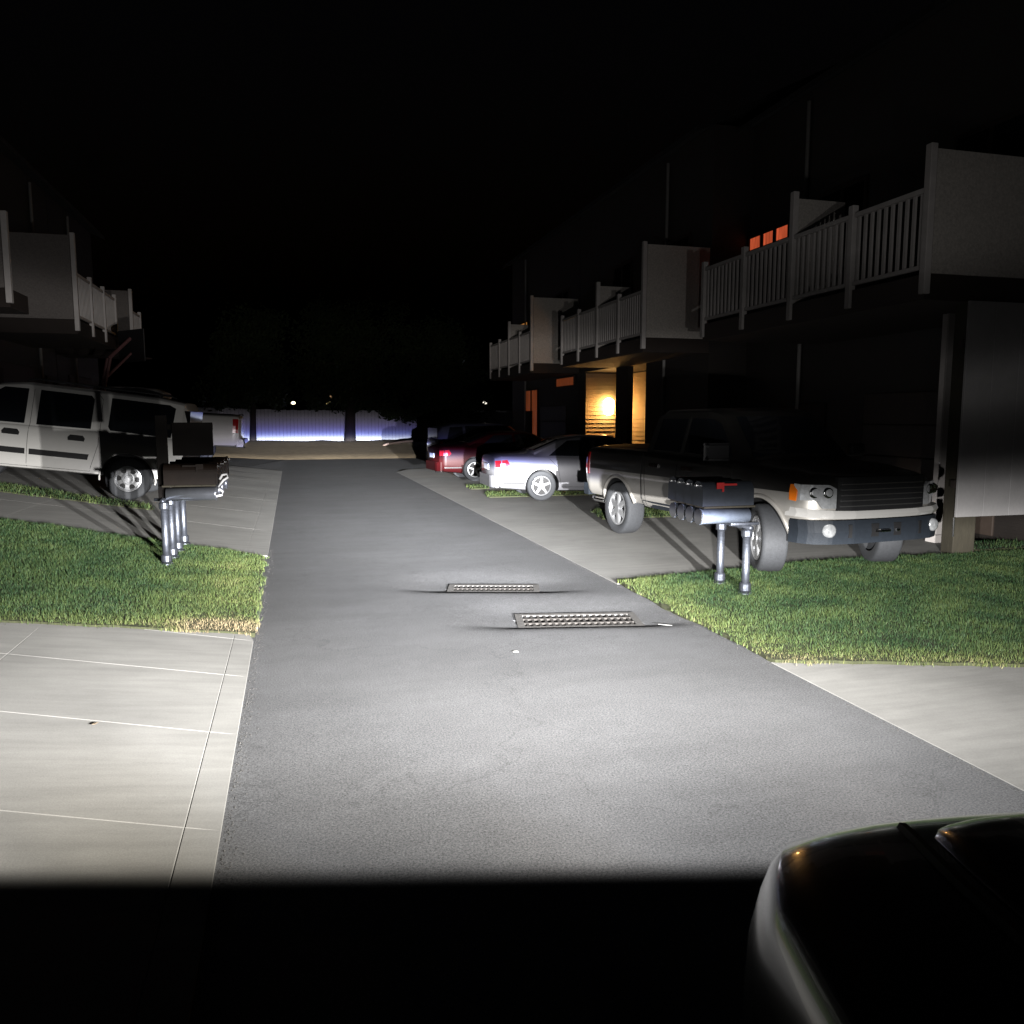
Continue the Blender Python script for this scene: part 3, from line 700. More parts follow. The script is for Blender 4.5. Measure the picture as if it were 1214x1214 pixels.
# ---- pickups
def pickup(name, label, paint, F, heading, near_side, style, wb=3.4, wr=.40, detail=True):
    """F: ground point of the near front wheel; heading: direction of the nose"""
    tr = .86
    r = empty(name, (0, 0, 0), 0, label, 'pickup truck')
    W = [(-wb/2, tr, wr), (-wb/2, -tr, wr), (wb/2, tr, wr), (wb/2, -tr, wr)]
    fo = wb/2+.84; re = -wb/2-1.15
    S_ = [st(re, .90, .62, 1.20, 1.26, .8), st(re+.04, .965, .56, 1.28, 1.34, .8), st(re+.15, .99, .52, 1.30, 1.36, .8), st(-.98, 1.0, .50, 1.30, 1.36, .8), st(-.95, 1.0, .48, 1.30, 1.84, .74), st(-.75, 1.0, .47, 1.29, 1.92, .75),
          st(.35, 1.0, .46, 1.27, 1.93, .76), st(.6, 1.0, .46, 1.26, 1.88, .74), st(1.28, .995, .46, 1.24, 1.32, .8), st(1.95, .99, .48, 1.16, 1.28, .8), st(fo-.34, .985, .50, 1.11, 1.25, .78), st(fo-.22, .955, .52, 1.10, 1.23, .78), st(fo-.12, .88, .54, 1.08, 1.20, .76), st(fo-.04, .72, .56, 1.05, 1.16, .66), st(fo, .45, .58, 1.02, 1.12, .4)]
    car = Car(r, S_, paint, W, wr+.085)
    for sd in (1, -1):
        car.side_patch('window', [(-.80, 1.34), (-.10, 1.33), (-.10, 1.78), (-.76, 1.78)], M_GLASS, sd)
        car.side_patch('window', [(.0, 1.33), (1.02, 1.31), (.62, 1.72), (.45, 1.78), (.0, 1.79)], M_GLASS, sd)
        seam(car, [(-.97, .5), (-.97, 1.3)], sd, .02); seam(car, [(-.05, .5), (-.05, 1.8)], sd); seam(car, [(-.9, 1.3), (-.86, .52), (1.1, .5), (1.16, 1.2)], sd)
        for hx in (-.62, .2): car.side_patch('door_handle', [(hx-.12, 1.1), (hx+.12, 1.1), (hx+.12, 1.15), (hx-.12, 1.15)], M_CHROME, sd, .02)
        car.side_patch('rocker_trim', [(-.95, .50), (1.08, .49), (1.08, .60), (-.95, .60)], M_GREY, sd, .01)
        for wx in (-wb/2, wb/2):
            bm = B(); pts = [(wx+(wr+.10)*math.cos(t), wr+(wr+.10)*math.sin(t)) for t in fr(R(14), R(166), R(8))]
            tube(bm, [(x, sd*(car.side_y(x, max(z, .56))+.004), z) for x, z in pts], .028, 8); obj('wheel_arch_lip', bm, paint, r, True)
        car.side_patch('tail_light', [(re+.05, .88), (re+.19, .88), (re+.19, 1.24), (re+.05, 1.24)], M_RED, sd, .012)
        bm = B(); box(bm, (.95, sd*.98, 1.30), (1.05, sd*1.22, 1.46), .03); obj('mirror', bm, M_BLACK, r)
        if detail:
            # headlamp wraps the corner: amber side marker, clear reflector, front lens
            car.side_patch('side_marker', [(fo-.33, .90), (fo-.25, .89), (fo-.24, 1.07), (fo-.35, 1.07)], M_AMBER, sd, .014)
            h = car.end_strip('headlight', sd*.955, sd*.63, .86, 1.08, M_LENS, .02, True, n=16, depth=.1, zfn=lambda y: (.90 if abs(y) > .83 else max(.815, .90-.085*(.83-abs(y))/.05), 1.08-.05*max(0, .72-abs(y))/.1))
            for yy in (.86, .73):
                bm = B(); x = car.end_x(yy, 1.0)+.035
                lathe = [(.062, -.02), (.055, .0), (.02, -.03), (.001, -.035)]
                rg = [[bm.verts.new((x+b, sd*yy+a*math.cos(2*math.pi*k/20), .99+a*math.sin(2*math.pi*k/20))) for k in range(20)] for a, b in lathe]
                for a, b in zip(rg, rg[1:]):
                    for k in range(20): bm.faces.new((a[k], a[(k+1) % 20], b[(k+1) % 20], b[k]))
                obj('reflector', bm, M_CHROME, h, True)
            f = B(); x = car.end_x(.74, .58)+.105
            rg = [[f.verts.new((x+b, sd*.74+a*math.cos(2*math.pi*k/24), .585+a*math.sin(2*math.pi*k/24))) for k in range(24)] for a, b in ((.075, -.05), (.07, .0), (.05, .008), (.001, .016))]
            for a, b in zip(rg, rg[1:]):
                for k in range(24): f.faces.new((a[k], a[(k+1) % 24], b[(k+1) % 24], b[k]))
            obj('fog_light', f, M_LENS, r, True)
        else:
            car.end_strip('headlight', sd*.95, sd*.62, .84, 1.08, M_LENS, .012, True, n=6)
    # front: painted bumper bar with lip, dark lower valance, grille with bars
    car.end_strip('bumper_cap', -.98, .98, .70, .80, mat('bumper_cap_paint', (.62, .61, .59), .3, .3, var=.03, coat=.8), .075, True, n=44, depth=.16, lip=.03, zfn=lambda y: (.70+.02*(abs(y)/.98)**2, .795+.03*(abs(y)/.98)**3))
    b = car.end_strip('bumper', -.97, .97, .43, .697, M_GREY, .07, True, n=44, depth=.14, lip=.02)
    if detail:
        for yy, wd in ((.50, .02), (-.50, .02), (.16, .05), (-.16, .05)):
            car.end_strip('slot', yy-wd, yy+wd, .50, .65, M_BLACK, .092, True, parent=b, depth=.03, n=4)
        bm = B(); x = car.end_x(0, .57)+.10
        tube(bm, [(x, -.16, .57), (x+.03, -.13, .57), (x+.035, 0, .57)], .018, 8); tube(bm, [(x, .16, .57), (x+.03, .13, .57), (x+.03, .10, .57)], .018, 8); obj('tow_hook', bm, M_CHROME, r)
        g = car.end_strip('grille', -.62, .62, .79, 1.16, M_BLACK, .02, True, n=20)
        for z in (.84, .90, .96, 1.02, 1.08): car.end_strip('bar', -.58, .58, z-.010, z+.010, mat('dark_chrome', (.35, .35, .36), .25, .9, var=.1), .034, True, parent=g, n=16, depth=.03)
    car.end_strip('bumper', -.95, .95, .52, .72, M_CHROME if not detail else M_GREY, .10, False, depth=.16, lip=.02)
    car.end_strip('tailgate', -.72, .72, .80, 1.26, paint, .008, False)
    car.top_patch('windshield', .68, 1.24, .58, .72, M_GLASS)
    car.top_patch('bed_cover', re+.2, -1.05, .78, .78, M_BLACK)
    bm = B(); tube(bm, [(re-.02, -.78, .46), (re+.3, -.92, .47), (re+.75, -.98, .48)], .04, 10); obj('exhaust_pipe', bm, M_CHROME, r)
    simple_parts(car, 0, 0, W, wr, .29, style)
    if not detail:
        for c_ in r.children_recursive:
            if c_.name.startswith('rim'): c_.material_slots[0].link = 'OBJECT'; c_.material_slots[0].material = M_GREY
    if detail:                                         # front wheels turned towards the lane
        for c_ in r.children:
            if c_.name.startswith('wheel') and not c_.name.startswith('wheel_') and c_.location.x > 0: c_.rotation_euler = (0, 0, R(-24))
    hx, hy = heading
    yaw = math.atan2(hy, hx)
    near = Vector((wb/2, near_side*(tr+.12), 0)); mz = Matrix.Rotation(yaw, 3, 'Z')
    r.rotation_euler = (0, 0, yaw); r.location = Vector((F[0], F[1], gz(*F)+.012))-(mz @ near)
    return r
th = R(6)
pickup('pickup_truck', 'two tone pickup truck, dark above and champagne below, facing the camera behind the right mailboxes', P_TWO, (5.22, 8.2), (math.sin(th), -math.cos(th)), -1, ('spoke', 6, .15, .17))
w = pickup('pickup_truck', 'white pickup truck showing its red tail light beyond the left mailboxes', P_WHITE, (-5.9, 22.2), (-1, .02), 1, ('spoke', 6, .14, .12), detail=False)
w.rotation_euler = (0, R(-3), math.pi)

# ---- the black car the picture is taken beside: its headlamps light the lane
HD = R(15.27-1.5)                                   # its heading, clockwise from +Y
CX, CZ = 1.40, -.80                                 # centre, metres right / ahead of the standing point
fwd = Vector((math.sin(HD), math.cos(HD), 0)); rgt = Vector((math.cos(HD), -math.sin(HD), 0))
def black_car():
    cw = c2w(CX, CZ)
    r = empty('black_car', (cw[0], cw[1], 0), math.pi/2-HD, 'glossy black car in the near right corner, only its bonnet showing', 'car')
    wr = .37; tr = .82; wb = 2.85
    W = [(-wb/2, tr, wr), (-wb/2, -tr, wr), (wb/2, tr, wr), (wb/2, -tr, wr)]
    S_ = [st(-2.35, .80, .5, 1.0, 1.1, .6), st(-2.3, .92, .4, 1.08, 1.5, .64), st(-2.0, .96, .33, 1.12, 1.66, .70), st(-.4, .97, .31, 1.10, 1.68, .72), st(.1, .97, .31, 1.09, 1.58, .72), st(1.0, .97, .31, 1.06, 1.12, .8),
          st(1.7, .965, .32, 1.035, 1.10, .78), st(2.05, .95, .34, 1.01, 1.075, .78), st(2.24, .90, .38, .985, 1.05, .74), st(2.36, .82, .42, .95, 1.01, .7), st(2.44, .70, .46, .90, .95, .62), st(2.48, .55, .50, .82, .86, .5)]
    car = Car(r, S_, P_BLACK, W, wr+.06, dense=.025, smooth=True)
    # raised bonnet panel between the wings with a shut gap
    bm = B(); n = 24; g = []
    for i in range(n+1):
        x = .98+(2.30-.98)*i/n; yw = .60-.05*max(0, (x-1.9)/.4)**2
        g.append([bm.verts.new((x, yw*(j/n*2-1), car.top_z(x, yw*(j/n*2-1))+.035-.03*abs(j/n*2-1)**8-.03*max(0, (x-2.15)/.15)**2)) for j in range(n+1)])
    for i in range(n):
        for j in range(n): bm.faces.new((g[i][j], g[i+1][j], g[i+1][j+1], g[i][j+1]))
    rr = bmesh.ops.extrude_face_region(bm, geom=bm.faces[:])
    for v in rr['geom']:
        if isinstance(v, bmesh.types.BMVert): v.co.z -= .03
    obj('bonnet', bm, P_BLACK, r, True)
    for sd in (1, -1):
        bm = B(); tube(bm, [(x, sd*(.635-.05*max(0, (x-1.9)/.4)**2), car.top_z(x, .635)+.002) for x in fr(.98, 2.28, .05)], .012, 6); obj('shut_gap', bm, M_SEAM, r)
        car.side_patch('window', [(-1.9, 1.16), (-1.2, 1.15), (-1.2, 1.5), (-1.7, 1.5)], M_GLASS, sd); car.side_patch('window', [(-1.1, 1.15), (-.25, 1.14), (-.25, 1.53), (-1.1, 1.53)], M_GLASS, sd)
        car.side_patch('window', [(-.15, 1.14), (.72, 1.12), (.2, 1.46), (-.15, 1.53)], M_GLASS, sd)
        car.end_strip('headlight', sd*.80, sd*.50, .72, .86, M_LENS, .012, True, n=6)
        car.side_patch('tail_light', [(-2.29, .9), (-2.15, .9), (-2.15, 1.1), (-2.27, 1.1)], M_RED, sd, .008)
        bm = B(); box(bm, (.50, sd*.97, 1.1), (.62, sd*1.12, 1.2), .03); obj('mirror', bm, P_BLACK, r)
    car.top_patch('windshield', .16, .94, .58, .72, M_GLASS)
    car.end_strip('bumper', -.78, .78, .42, .66, P_BLACK, .04, True); car.end_strip('grille', -.45, .45, .70, .82, M_BLACK, .01, True)
    simple_parts(car, 0, 0, W, wr, .24, ('spoke', 5, .15, .12))
    return r
black_car()

# ------------------------------------------------------------------ mailboxes
M_BOX_BROWN = mat('brown_box', (.012, .008, .006), .5, 0, var=.25, scale=14, spec=.12)
M_BOX_GREY = mat('blue_grey_box', (.05, .058, .072), .42, .3, var=.2, scale=14)
M_FLAG = mat('flag_red', (.55, .03, .03), .5, var=.1)
M_FLAGW = mat('flag_white', (.8, .8, .78), .5, var=.05)
def make_mailbox(mbox, mtube, flagm, shut=False):
    """door faces local +X, ground origin, box carried at .8 m"""
    r = empty('mailbox', (0, 0, 0))
    bm = B(); n = 14; Ln = .56
    prof = [(-.095, .96), (.095, .96), (.095, 1.10)]+[(.095*math.cos(t), 1.10+.095*math.sin(t)) for t in fr(0, math.pi, math.pi/12)][1:]
    prism2 = [[bm.verts.new((x, y, z)) for y, z in prof] for x in (-Ln+.02, .0)]
    for k in range(len(prof)): bm.faces.new((prism2[0][k], prism2[0][(k+1) % len(prof)], prism2[1][(k+1) % len(prof)], prism2[1][k]))
    bm.faces.new(prism2[0]); bm.faces.new(prism2[1][::-1])
    obj('box', bm, mbox, r)
    bm = B(); pd = [(y*1.06, .962+(z-.962)*1.03) for y, z in prof]
    a = [[bm.verts.new((x, y, z)) for y, z in pd] for x in (.0015, .022)]
    for k in range(len(pd)): bm.faces.new((a[0][k], a[0][(k+1) % len(pd)], a[1][(k+1) % len(pd)], a[1][k]))
    bm.faces.new(a[0]); bm.faces.new(a[1][::-1])
    d = obj('door', bm, mbox, r)
    bm = B(); box(bm, (.023, -.02, 1.15), (.05, .02, 1.17), .004); obj('pull', bm, M_CHROME, d)
    # newspaper tube under the box
    bm = B(); N = 20
    o_ = [[bm.verts.new((x, rr*math.cos(2*math.pi*k/N), .85+rr*math.sin(2*math.pi*k/N))) for k in range(N)] for x, rr in ((-Ln+.03, .075), (-.02, .075), (.0, .082), (.0, .068), (-.3, .068))]
    for p, q in zip(o_, o_[1:]):
        for k in range(N): bm.faces.new((p[k], p[(k+1) % N], q[(k+1) % N], q[k]))
    bm.faces.new(o_[0])
    if shut:
        cap = [bm.verts.new((.004, .078*math.cos(2*math.pi*k/N), .85+.078*math.sin(2*math.pi*k/N))) for k in range(N)]; bm.faces.new(cap)
    tb = obj('newspaper_tube', bm, mtube, r, True)
    if shut:
        bm = B(); tube(bm, [(.006, 0, .85), (.016, 0, .85)], .079, 20); obj('tube_cap', bm, M_BLACK, tb)
    bm = B(); box(bm, (-Ln, -.10, .938), (.0, .10, .958), .003)
    for x in (-.42, -.14): tube(bm, [(x, -.104, .948), (x, -.112, .948)], .008, 8)
    obj('base_plate', bm, M_WOOD, r)
    bm = B(); box(bm, (-.20, -.112, 1.10), (-.18, -.103, 1.16)); box(bm, (-.34, -.112, 1.16), (-.18, -.103, 1.18), mtx=None); box(bm, (-.20, -.114, 1.13), (-.12, -.104, 1.19))
    obj('flag', bm, flagm, r)
    return r
def pipe_post(parent, x, y, z0, z1, r=.040):
    bm = B(); tube(bm, [(x, y, z0-.1), (x, y, z1)], r, 14); p = obj('post', bm, M_GALV, parent, True)
    for z, hh, k in ((z0+.10, .045, 1.45), (z0+.02, .03, 1.8), (z1-.05, .04, 1.4)):
        bm = B(); tube(bm, [(x, y, z-hh), (x, y, z-hh*.7), (x, y, z+hh*.7), (x, y, z+hh)], [r*k*.85, r*k, r*k, r*k*.85], 14)
        obj('coupling', bm, M_GALV, p)
def mailbox_stand(label, pts, x_dir, grp):
    x, y = pts[0]
    r = empty('mailbox_stand', (x, y, gz(x, y)), 0, label, 'mailbox stand', 'pipe stands under the mailboxes')
    return r
# left row: four pipe posts along the lane, boxes face the lane (+X)
protoL = make_mailbox(M_BOX_BROWN, mat('tube_zinc', (.36, .38, .42), .3, .85, var=.15, scale=10), M_BOX_BROWN)
LP = [(-1.40, 9.65), (-1.40, 10.13), (-1.40, 10.62), (-1.40, 11.2)]
rk = mailbox_stand('galvanised pipe stand of four posts under the left mailboxes', LP, 1, 'mailbox stands')
g0 = gz(*LP[0])
for x, y in LP: pipe_post(rk, x-LP[0][0], y-LP[0][1], gz(x, y)-g0, .745)
bm = B(); tube(bm, [(0, -.12, .755), (0, LP[3][1]-LP[0][1]+.1, .755)], .028, 12); tube(bm, [(-.1, 0, .765), (.40, 0, .765)], .018, 10); obj('rail', bm, M_GALV, rk, True)
# scroll bracket at the lane end of the near arm
bm = B(); sc = [(.50+.0, -.02, .80), (.56, -.02, .79), (.62, -.02, .80), (.63, -.02, .84), (.60, -.02, .86), (.58, -.02, .90), (.64, -.02, .97), (.69, -.02, 1.0), (.68, -.02, 1.04), (.63, -.02, 1.03), (.60, -.02, .98)]
tube(bm, sc, .014, 8); obj('scroll_bracket', bm, mat('white_iron', (.8, .8, .8), .4, var=.05), rk, True)
M_BOARD = mat('black_board', (.006, .005, .0045), .8, var=.3, scale=8, spec=.1)
for xa, xb, za, zb in ((-.06, .06, .78, 1.70), (.11, .54, 1.25, 1.62)):
    bm = B(); box(bm, (xa, .04, za), (xb, .075, zb), .006); obj('back_board', bm, M_BOARD, rk)
bm = B(); box(bm, (-.06, .076, 1.54), (.54, .10, 1.60), .004); obj('batten', bm, M_BOARD, rk)
labsL = ['brown arched mailbox on the left pipe stand, nearest to the camera', 'brown mailbox second from the camera on the left pipe stand', 'brown mailbox third from the camera on the left pipe stand', 'brown mailbox farthest from the camera on the left pipe stand']
for i, (x, y) in enumerate(LP):
    o = protoL if i == 0 else copy_tree(protoL)
    o.location = (x+.56, y, g0-.03); tag(o, labsL[i], 'mailbox', 'mailboxes beside the lane')
# right row: two pipe posts, four boxes side by side facing the lane (-X)
RP = [(4.40, 7.12), (4.42, 7.66)]
rk = mailbox_stand('galvanised pipe stand of two posts under the right mailboxes', RP, -1, 'mailbox stands')
for x, y in RP: pipe_post(rk, x-RP[0][0], y-RP[0][1], 0, .70)
bm = B(); tube(bm, [(0, -.08, .71), (0, .86, .71)], .028, 12); box(bm, (-.20, -.03, .735), (.12, .03, .762), .004); obj('rail', bm, M_GALV, rk, True)
protoR = make_mailbox(M_BOX_GREY, mat('tube_grey', (.085, .10, .13), .4, .3, var=.25, scale=14), M_FLAG, True)
labsR = ['blue grey mailbox with a raised red flag, nearest of the right row', 'blue grey mailbox second in the right row', 'blue grey mailbox third in the right row', 'blue grey mailbox farthest in the right row']
for i in range(4):
    o = protoR if i == 0 else copy_tree(protoR)
    o.rotation_euler = (0, 0, math.pi); o.location = (3.84+.012*i, 7.08+.205*i, .0-.01); tag(o, labsR[i], 'mailbox', 'mailboxes beside the lane')
for o in (protoR, ):
    fl = [c for c in o.children if c.name.startswith('flag')][0]
    fl.scale = (1, -1, 1)
    fl.location = (0, 0, 0)

# ------------------------------------------------------------------ town houses
M_PANEL_DIM = mat('dimmed_panel_paint', (.18, .16, .15), .75, var=.3, scale=38, bump=.15, bscale=30)  # same panels on the left, colour darkened to stand in for weaker light
def townhouse(side, y0, ln, xb, label, zg, lit=(), porch=False, mid=True, hp=2.04, nbay=4, hpmid=1.55, xw=1.65, deckz=3.6):
    """side +1: house on the right of the lane, balcony edge at x = xb, body beyond it"""
    s = side
    xf = xb+s*xw                                       # facade
    r = empty('townhouse', (xf, y0, zg), 0, label, 'house', 'town houses along the lane')
    def L(x, y, z): return (x-xf, y-y0, z-zg)
    D = 9.0
    def bx(bm, a, b, bev=0.): box(bm, tuple(min(p, q) for p, q in zip(a, b)), tuple(max(p, q) for p, q in zip(a, b)), bev)
    bm = B()
    if porch:                                          # facade with a recessed porch on the ground floor
        p0, p1 = porch
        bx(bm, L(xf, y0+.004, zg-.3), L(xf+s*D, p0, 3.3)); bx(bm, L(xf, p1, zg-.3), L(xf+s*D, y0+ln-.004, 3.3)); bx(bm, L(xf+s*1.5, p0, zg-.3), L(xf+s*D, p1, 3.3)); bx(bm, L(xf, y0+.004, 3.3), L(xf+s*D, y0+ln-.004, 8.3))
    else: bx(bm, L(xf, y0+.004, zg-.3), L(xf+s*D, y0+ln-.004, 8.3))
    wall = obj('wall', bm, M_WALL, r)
    bm = B()
    v = [bm.verts.new(L(xf+s*dx, yy, z)) for yy in (y0+.01, y0+ln-.01) for dx, z in ((-.45, 8.22), (D/2, 10.6), (D+.45, 8.22), (D+.45, 8.10), (D/2, 10.45), (-.45, 8.10))]
    for k in range(6): bm.faces.new((v[k], v[(k+1) % 6], v[6+(k+1) % 6], v[6+k]))
    bm.faces.new(v[:6]); bm.faces.new(v[6:][::-1]); obj('roof', bm, M_ROOF, r)
    # garage doors under the balcony
    if not porch:
        bm = B()
        for k in range(4): bx(bm, L(xf-s*.03, y0+1.2, zg+.02+k*.56), L(xf+s*.02, y0+4.2, zg+.02+k*.56+.545), .01)
        obj('garage_door', bm, M_GARAGE, r)
        bm = B(); bx(bm, L(xf-s*.05, y0+5.3, zg), L(xf+s*.02, y0+6.25, zg+2.1), .01); d = obj('front_door', bm, M_TRIM, r)
        bm = B(); tube(bm, [L(xf-s*.1, y0+5.4, zg+1.0), L(xf-s*.05, y0+5.4, zg+1.0)], .03, 10); obj('handle', bm, M_CHROME, d)
    else:
        p0, p1 = porch
        bm = B(); bx(bm, L(xf+s*1.44, p0+.25, zg), L(xf+s*1.5, p0+1.15, zg+2.1), .01); obj('front_door', bm, M_TRIM, r)
    # upstairs windows
    for k, (ya, yb, za, zb, li) in enumerate([(y0+1.0, y0+2.4, 4.6, 6.2, 0), (y0+4.4, y0+5.8, 4.6, 6.2, 0)]):
        bm = B(); t = .07
        for a, b in (((ya, za), (yb, za+t)), ((ya, zb-t), (yb, zb)), ((ya, za+t), (ya+t, zb-t)), ((yb-t, za+t), (yb, zb-t)), (((ya+yb)/2-.03, za+t), ((ya+yb)/2+.03, zb-t))): bx(bm, L(xf-s*.04, a[0], a[1]), L(xf+s*.01, b[0], b[1]))
        wn = obj('window', bm, M_TRIM, r); bm = B(); bx(bm, L(xf-s*.012, ya+t, za+t), L(xf, yb-t, zb-t)); obj('pane', bm, M_GLASS, wn)
    # balcony
    bm = B(); bx(bm, L(xb, y0, deckz-.32), L(xf-s*.003, y0+max(nbay*1.4, 1.0)+.02, deckz), .01); dk = obj('balcony_deck', bm, M_TRIM, r)
    bm = B(); bx(bm, L(xb+s*.06, y0-.04, deckz), L(xf-s*.06, y0, deckz+hp)); obj('privacy_panel', bm, M_PANEL if s > 0 else M_PANEL_DIM, r)
    posts = [(y0, hp+.06)]+[(y0+1.4*k, 1.15) for k in range(1, nbay)]+([(y0+1.4*nbay, 1.15)] if nbay else [])
    if mid: posts[2] = (y0+2.8, hpmid+.1)
    for yy, hh in posts:
        bm = B(); bx(bm, L(xb-s*.045, yy-.05, deckz-.25), L(xb+s*.05, yy+.05, deckz+hh), .008); obj('balcony_post', bm, M_RAIL, r)
    if mid:
        bm = B(); bx(bm, L(xb+s*.06, y0+2.78, deckz), L(xb+s*.9, y0+2.82, deckz+hpmid)); obj('privacy_panel', bm, M_PANEL, r)
    for k in range(nbay):
        ya, yb = y0+1.4*k+.055, y0+1.4*(k+1)-.055
        bm = B(); bx(bm, L(xb-s*.02, ya, deckz+.98), L(xb+s*.05, yb, deckz+1.04)); bx(bm, L(xb-s*.01, ya, deckz+.06), L(xb+s*.04, yb, deckz+.11))
        nb = 10
        for j in range(nb):
            yy = ya+(yb-ya)*(j+.5)/nb; bx(bm, L(xb, yy-.022, deckz+.112), L(xb+s*.03, yy+.022, deckz+.978))
        obj('balcony_railing', bm, M_RAIL, r)
    for yy in ((y0+nbay*1.4+.6) if not porch else (y0+2.2),):
        bm = B(); tube(bm, [L(xf-s*.06, yy, zg+.1), L(xf-s*.06, yy, 8.1)], .04, 8); obj('downspout', bm, mat('downspout_paint', (.25, .24, .23), .6, var=.1), r)
    return r, L, bx
XBR = 7.65
lab = ['nearest dark town house on the right, three red panes glowing above its balcony rail', 'second dark town house on the right, red windows glowing behind its balcony', 'second town house on the right with the lamplit porch of pale siding', 'farthest town house on the right with orange lit door and windows', 'farthest dark town house on the right']
ys = [8.27, 16.8, 25.4, 34.0]
hR = []
hR.append(townhouse(1, 8.55, 8.3, XBR, lab[0], 0, hp=1.48, hpmid=1.6, xw=2.6, deckz=3.59))
hR.append(townhouse(1, 16.9, 8.65, XBR, lab[2], 0, porch=(20.3, 25.0), hp=2.02, nbay=4))
hR.append(townhouse(1, 25.6, 8.4, XBR, lab[3], 0, hp=2.1, nbay=4))
labl = ['nearest town house on the left with a pale balcony screen at the frame edge', 'second town house on the left with a tall pale balcony screen above the white wagon', 'third town house on the left, its pale screen behind the basketball hoop']
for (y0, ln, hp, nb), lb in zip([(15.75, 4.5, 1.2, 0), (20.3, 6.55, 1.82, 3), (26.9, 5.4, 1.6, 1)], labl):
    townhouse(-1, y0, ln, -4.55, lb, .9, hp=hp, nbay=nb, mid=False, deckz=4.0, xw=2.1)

# lit window panes and the porch lamp (things that give off light)
def emitter(name, col, stg):
    m = mat(name, (.05, .03, .02), .5, emit=col, estr=stg); nt = m.node_tree; b = nt.nodes['Principled BSDF']
    tc = nt.nodes.new('ShaderNodeTexCoord'); mp = nt.nodes.new('ShaderNodeMapping'); mp.inputs['Scale'].default_value = (1, 9, .8); n = nt.nodes.new('ShaderNodeTexNoise'); n.inputs['Scale'].default_value = 1.2
    nt.links.new(tc.outputs['Object'], mp.inputs[0]); nt.links.new(mp.outputs[0], n.inputs['Vector'])
    mr = nt.nodes.new('ShaderNodeMapRange'); mr.inputs[1].default_value = .3; mr.inputs[2].default_value = .7; mr.inputs[3].default_value = stg*.55; mr.inputs[4].default_value = stg*1.35
    nt.links.new(n.outputs['Fac'], mr.inputs[0]); nt.links.new(mr.outputs[0], b.inputs['Emission Strength'])
    return m
def emitter_flat(name, col, stg): return mat(name, (.05, .03, .02), .5, emit=col, estr=stg, var=.2, scale=3)
M_LITRED = emitter('lit_pane_red', (1, .16, .06), .45); M_LITOR = emitter('lit_pane_orange', (1, .42, .10), .32); M_LITDIM = emitter('lit_pane_dim', (1, .22, .06), .10)
def lit_window(hrec, xf, ya, yb, za, zb, m, nm='window', bars=2):
    r, L, bx = hrec
    bm = B(); t = .05
    bx(bm, L(xf-.05, ya-t, za-t), L(xf-.002, yb+t, za)); bx(bm, L(xf-.05, ya-t, zb), L(xf-.002, yb+t, zb+t)); bx(bm, L(xf-.05, ya-t, za), L(xf-.002, ya, zb)); bx(bm, L(xf-.05, yb, za), L(xf-.002, yb+t, zb))
    for k in range(1, bars+1):
        y = ya+(yb-ya)*k/(bars+1); bx(bm, L(xf-.05, y-.05, za), L(xf-.015, y+.05, zb))
    w = obj(nm, bm, M_TRIM, r); w['label'] = 'window lit from inside'
    bm = B(); bx(bm, L(xf-.02, ya, za), L(xf-.004, yb, zb)); obj('pane', bm, m, w)
lit_window(hR[0], XBR+2.6, 15.35, 16.83, 5.60, 5.86, M_LITRED)
lit_window(hR[2], XBR+1.65, 31.6, 33.2, 5.05, 5.65, M_LITOR, bars=0)
lit_window(hR[2], XBR+1.65, 30.2, 31.9, .2, 2.9, M_LITDIM, bars=1)
lit_window(hR[2], XBR+1.65, 26.0, 27.9, 2.93, 3.2, M_LITDIM, bars=0)
# porch interior of the second right house: pale siding, column, lantern
M_SIDING = mat('pale_siding', (.5, .40, .27), .7, var=.12, scale=3)
r, L, bx = hR[1]; xf = XBR+1.65
bm = B()
for k in range(24):
    z0, z1 = .05+k*.133, .05+k*.133+.150
    for q in (0, 1):
        pts = [(.0, z0), (.052, z0), (.008, z1), (.0, z1)]
        if q == 0: ring = [[bm.verts.new(L(xx, 24.998-d, z)) for d, z in pts] for xx in (xf+.02, xf+1.46)]
        else: ring = [[bm.verts.new(L(xf+1.498-d, yy, z)) for d, z in pts] for yy in (20.32, 24.96)]
        for i in range(4): bm.faces.new((ring[0][i], ring[0][(i+1) % 4], ring[1][(i+1) % 4], ring[1][i]))
        bm.faces.new(ring[0]); bm.faces.new(ring[1][::-1])
obj('porch_siding', bm, M_SIDING, r)
bm = B(); bx(bm, L(xf-.02, 21.5, 0), L(xf+.16, 22.35, 3.28), .01); obj('porch_column', bm, M_TRIM, r)
lp = empty('porch_lamp', (xf+.75, 24.93, 2.0), 0, 'glowing amber lantern on the porch wall above the silver sedan', 'lamp')
bm = B(); box(bm, (-.05, -.02, .18), (.05, .025, .34), .005); tube(bm, [(0, 0, .30), (0, -.13, .36)], .015, 8); obj('bracket', bm, M_BLACK, lp)
bm = B(); lathe = [(.06, -.1), (.16, -.03), (.18, .36), (.10, .44), (.03, .47)]
rg = [[bm.verts.new((a*math.cos(2*math.pi*k/12), -.15+a*math.sin(2*math.pi*k/12), b)) for k in range(12)] for a, b in lathe]
for a, b in zip(rg, rg[1:]):
    for k in range(12): bm.faces.new((a[k], a[(k+1) % 12], b[(k+1) % 12], b[k]))
bm.faces.new(rg[0]); bm.faces.new(rg[-1][::-1])
obj('lantern_glass', bm, mat('lantern_glow', (.8, .6, .3), .4, emit=(1, .62, .22), estr=30, var=.05), lp)
ld = bpy.data.lights.new('porch_light', 'POINT'); ld.energy = 62; ld.color = (1, .40, .09); ld.shadow_soft_size = .1
lo = bpy.data.objects.new('porch_light', ld); C.objects.link(lo); lo.parent = lp; lo.location = (0, -.34, .18)

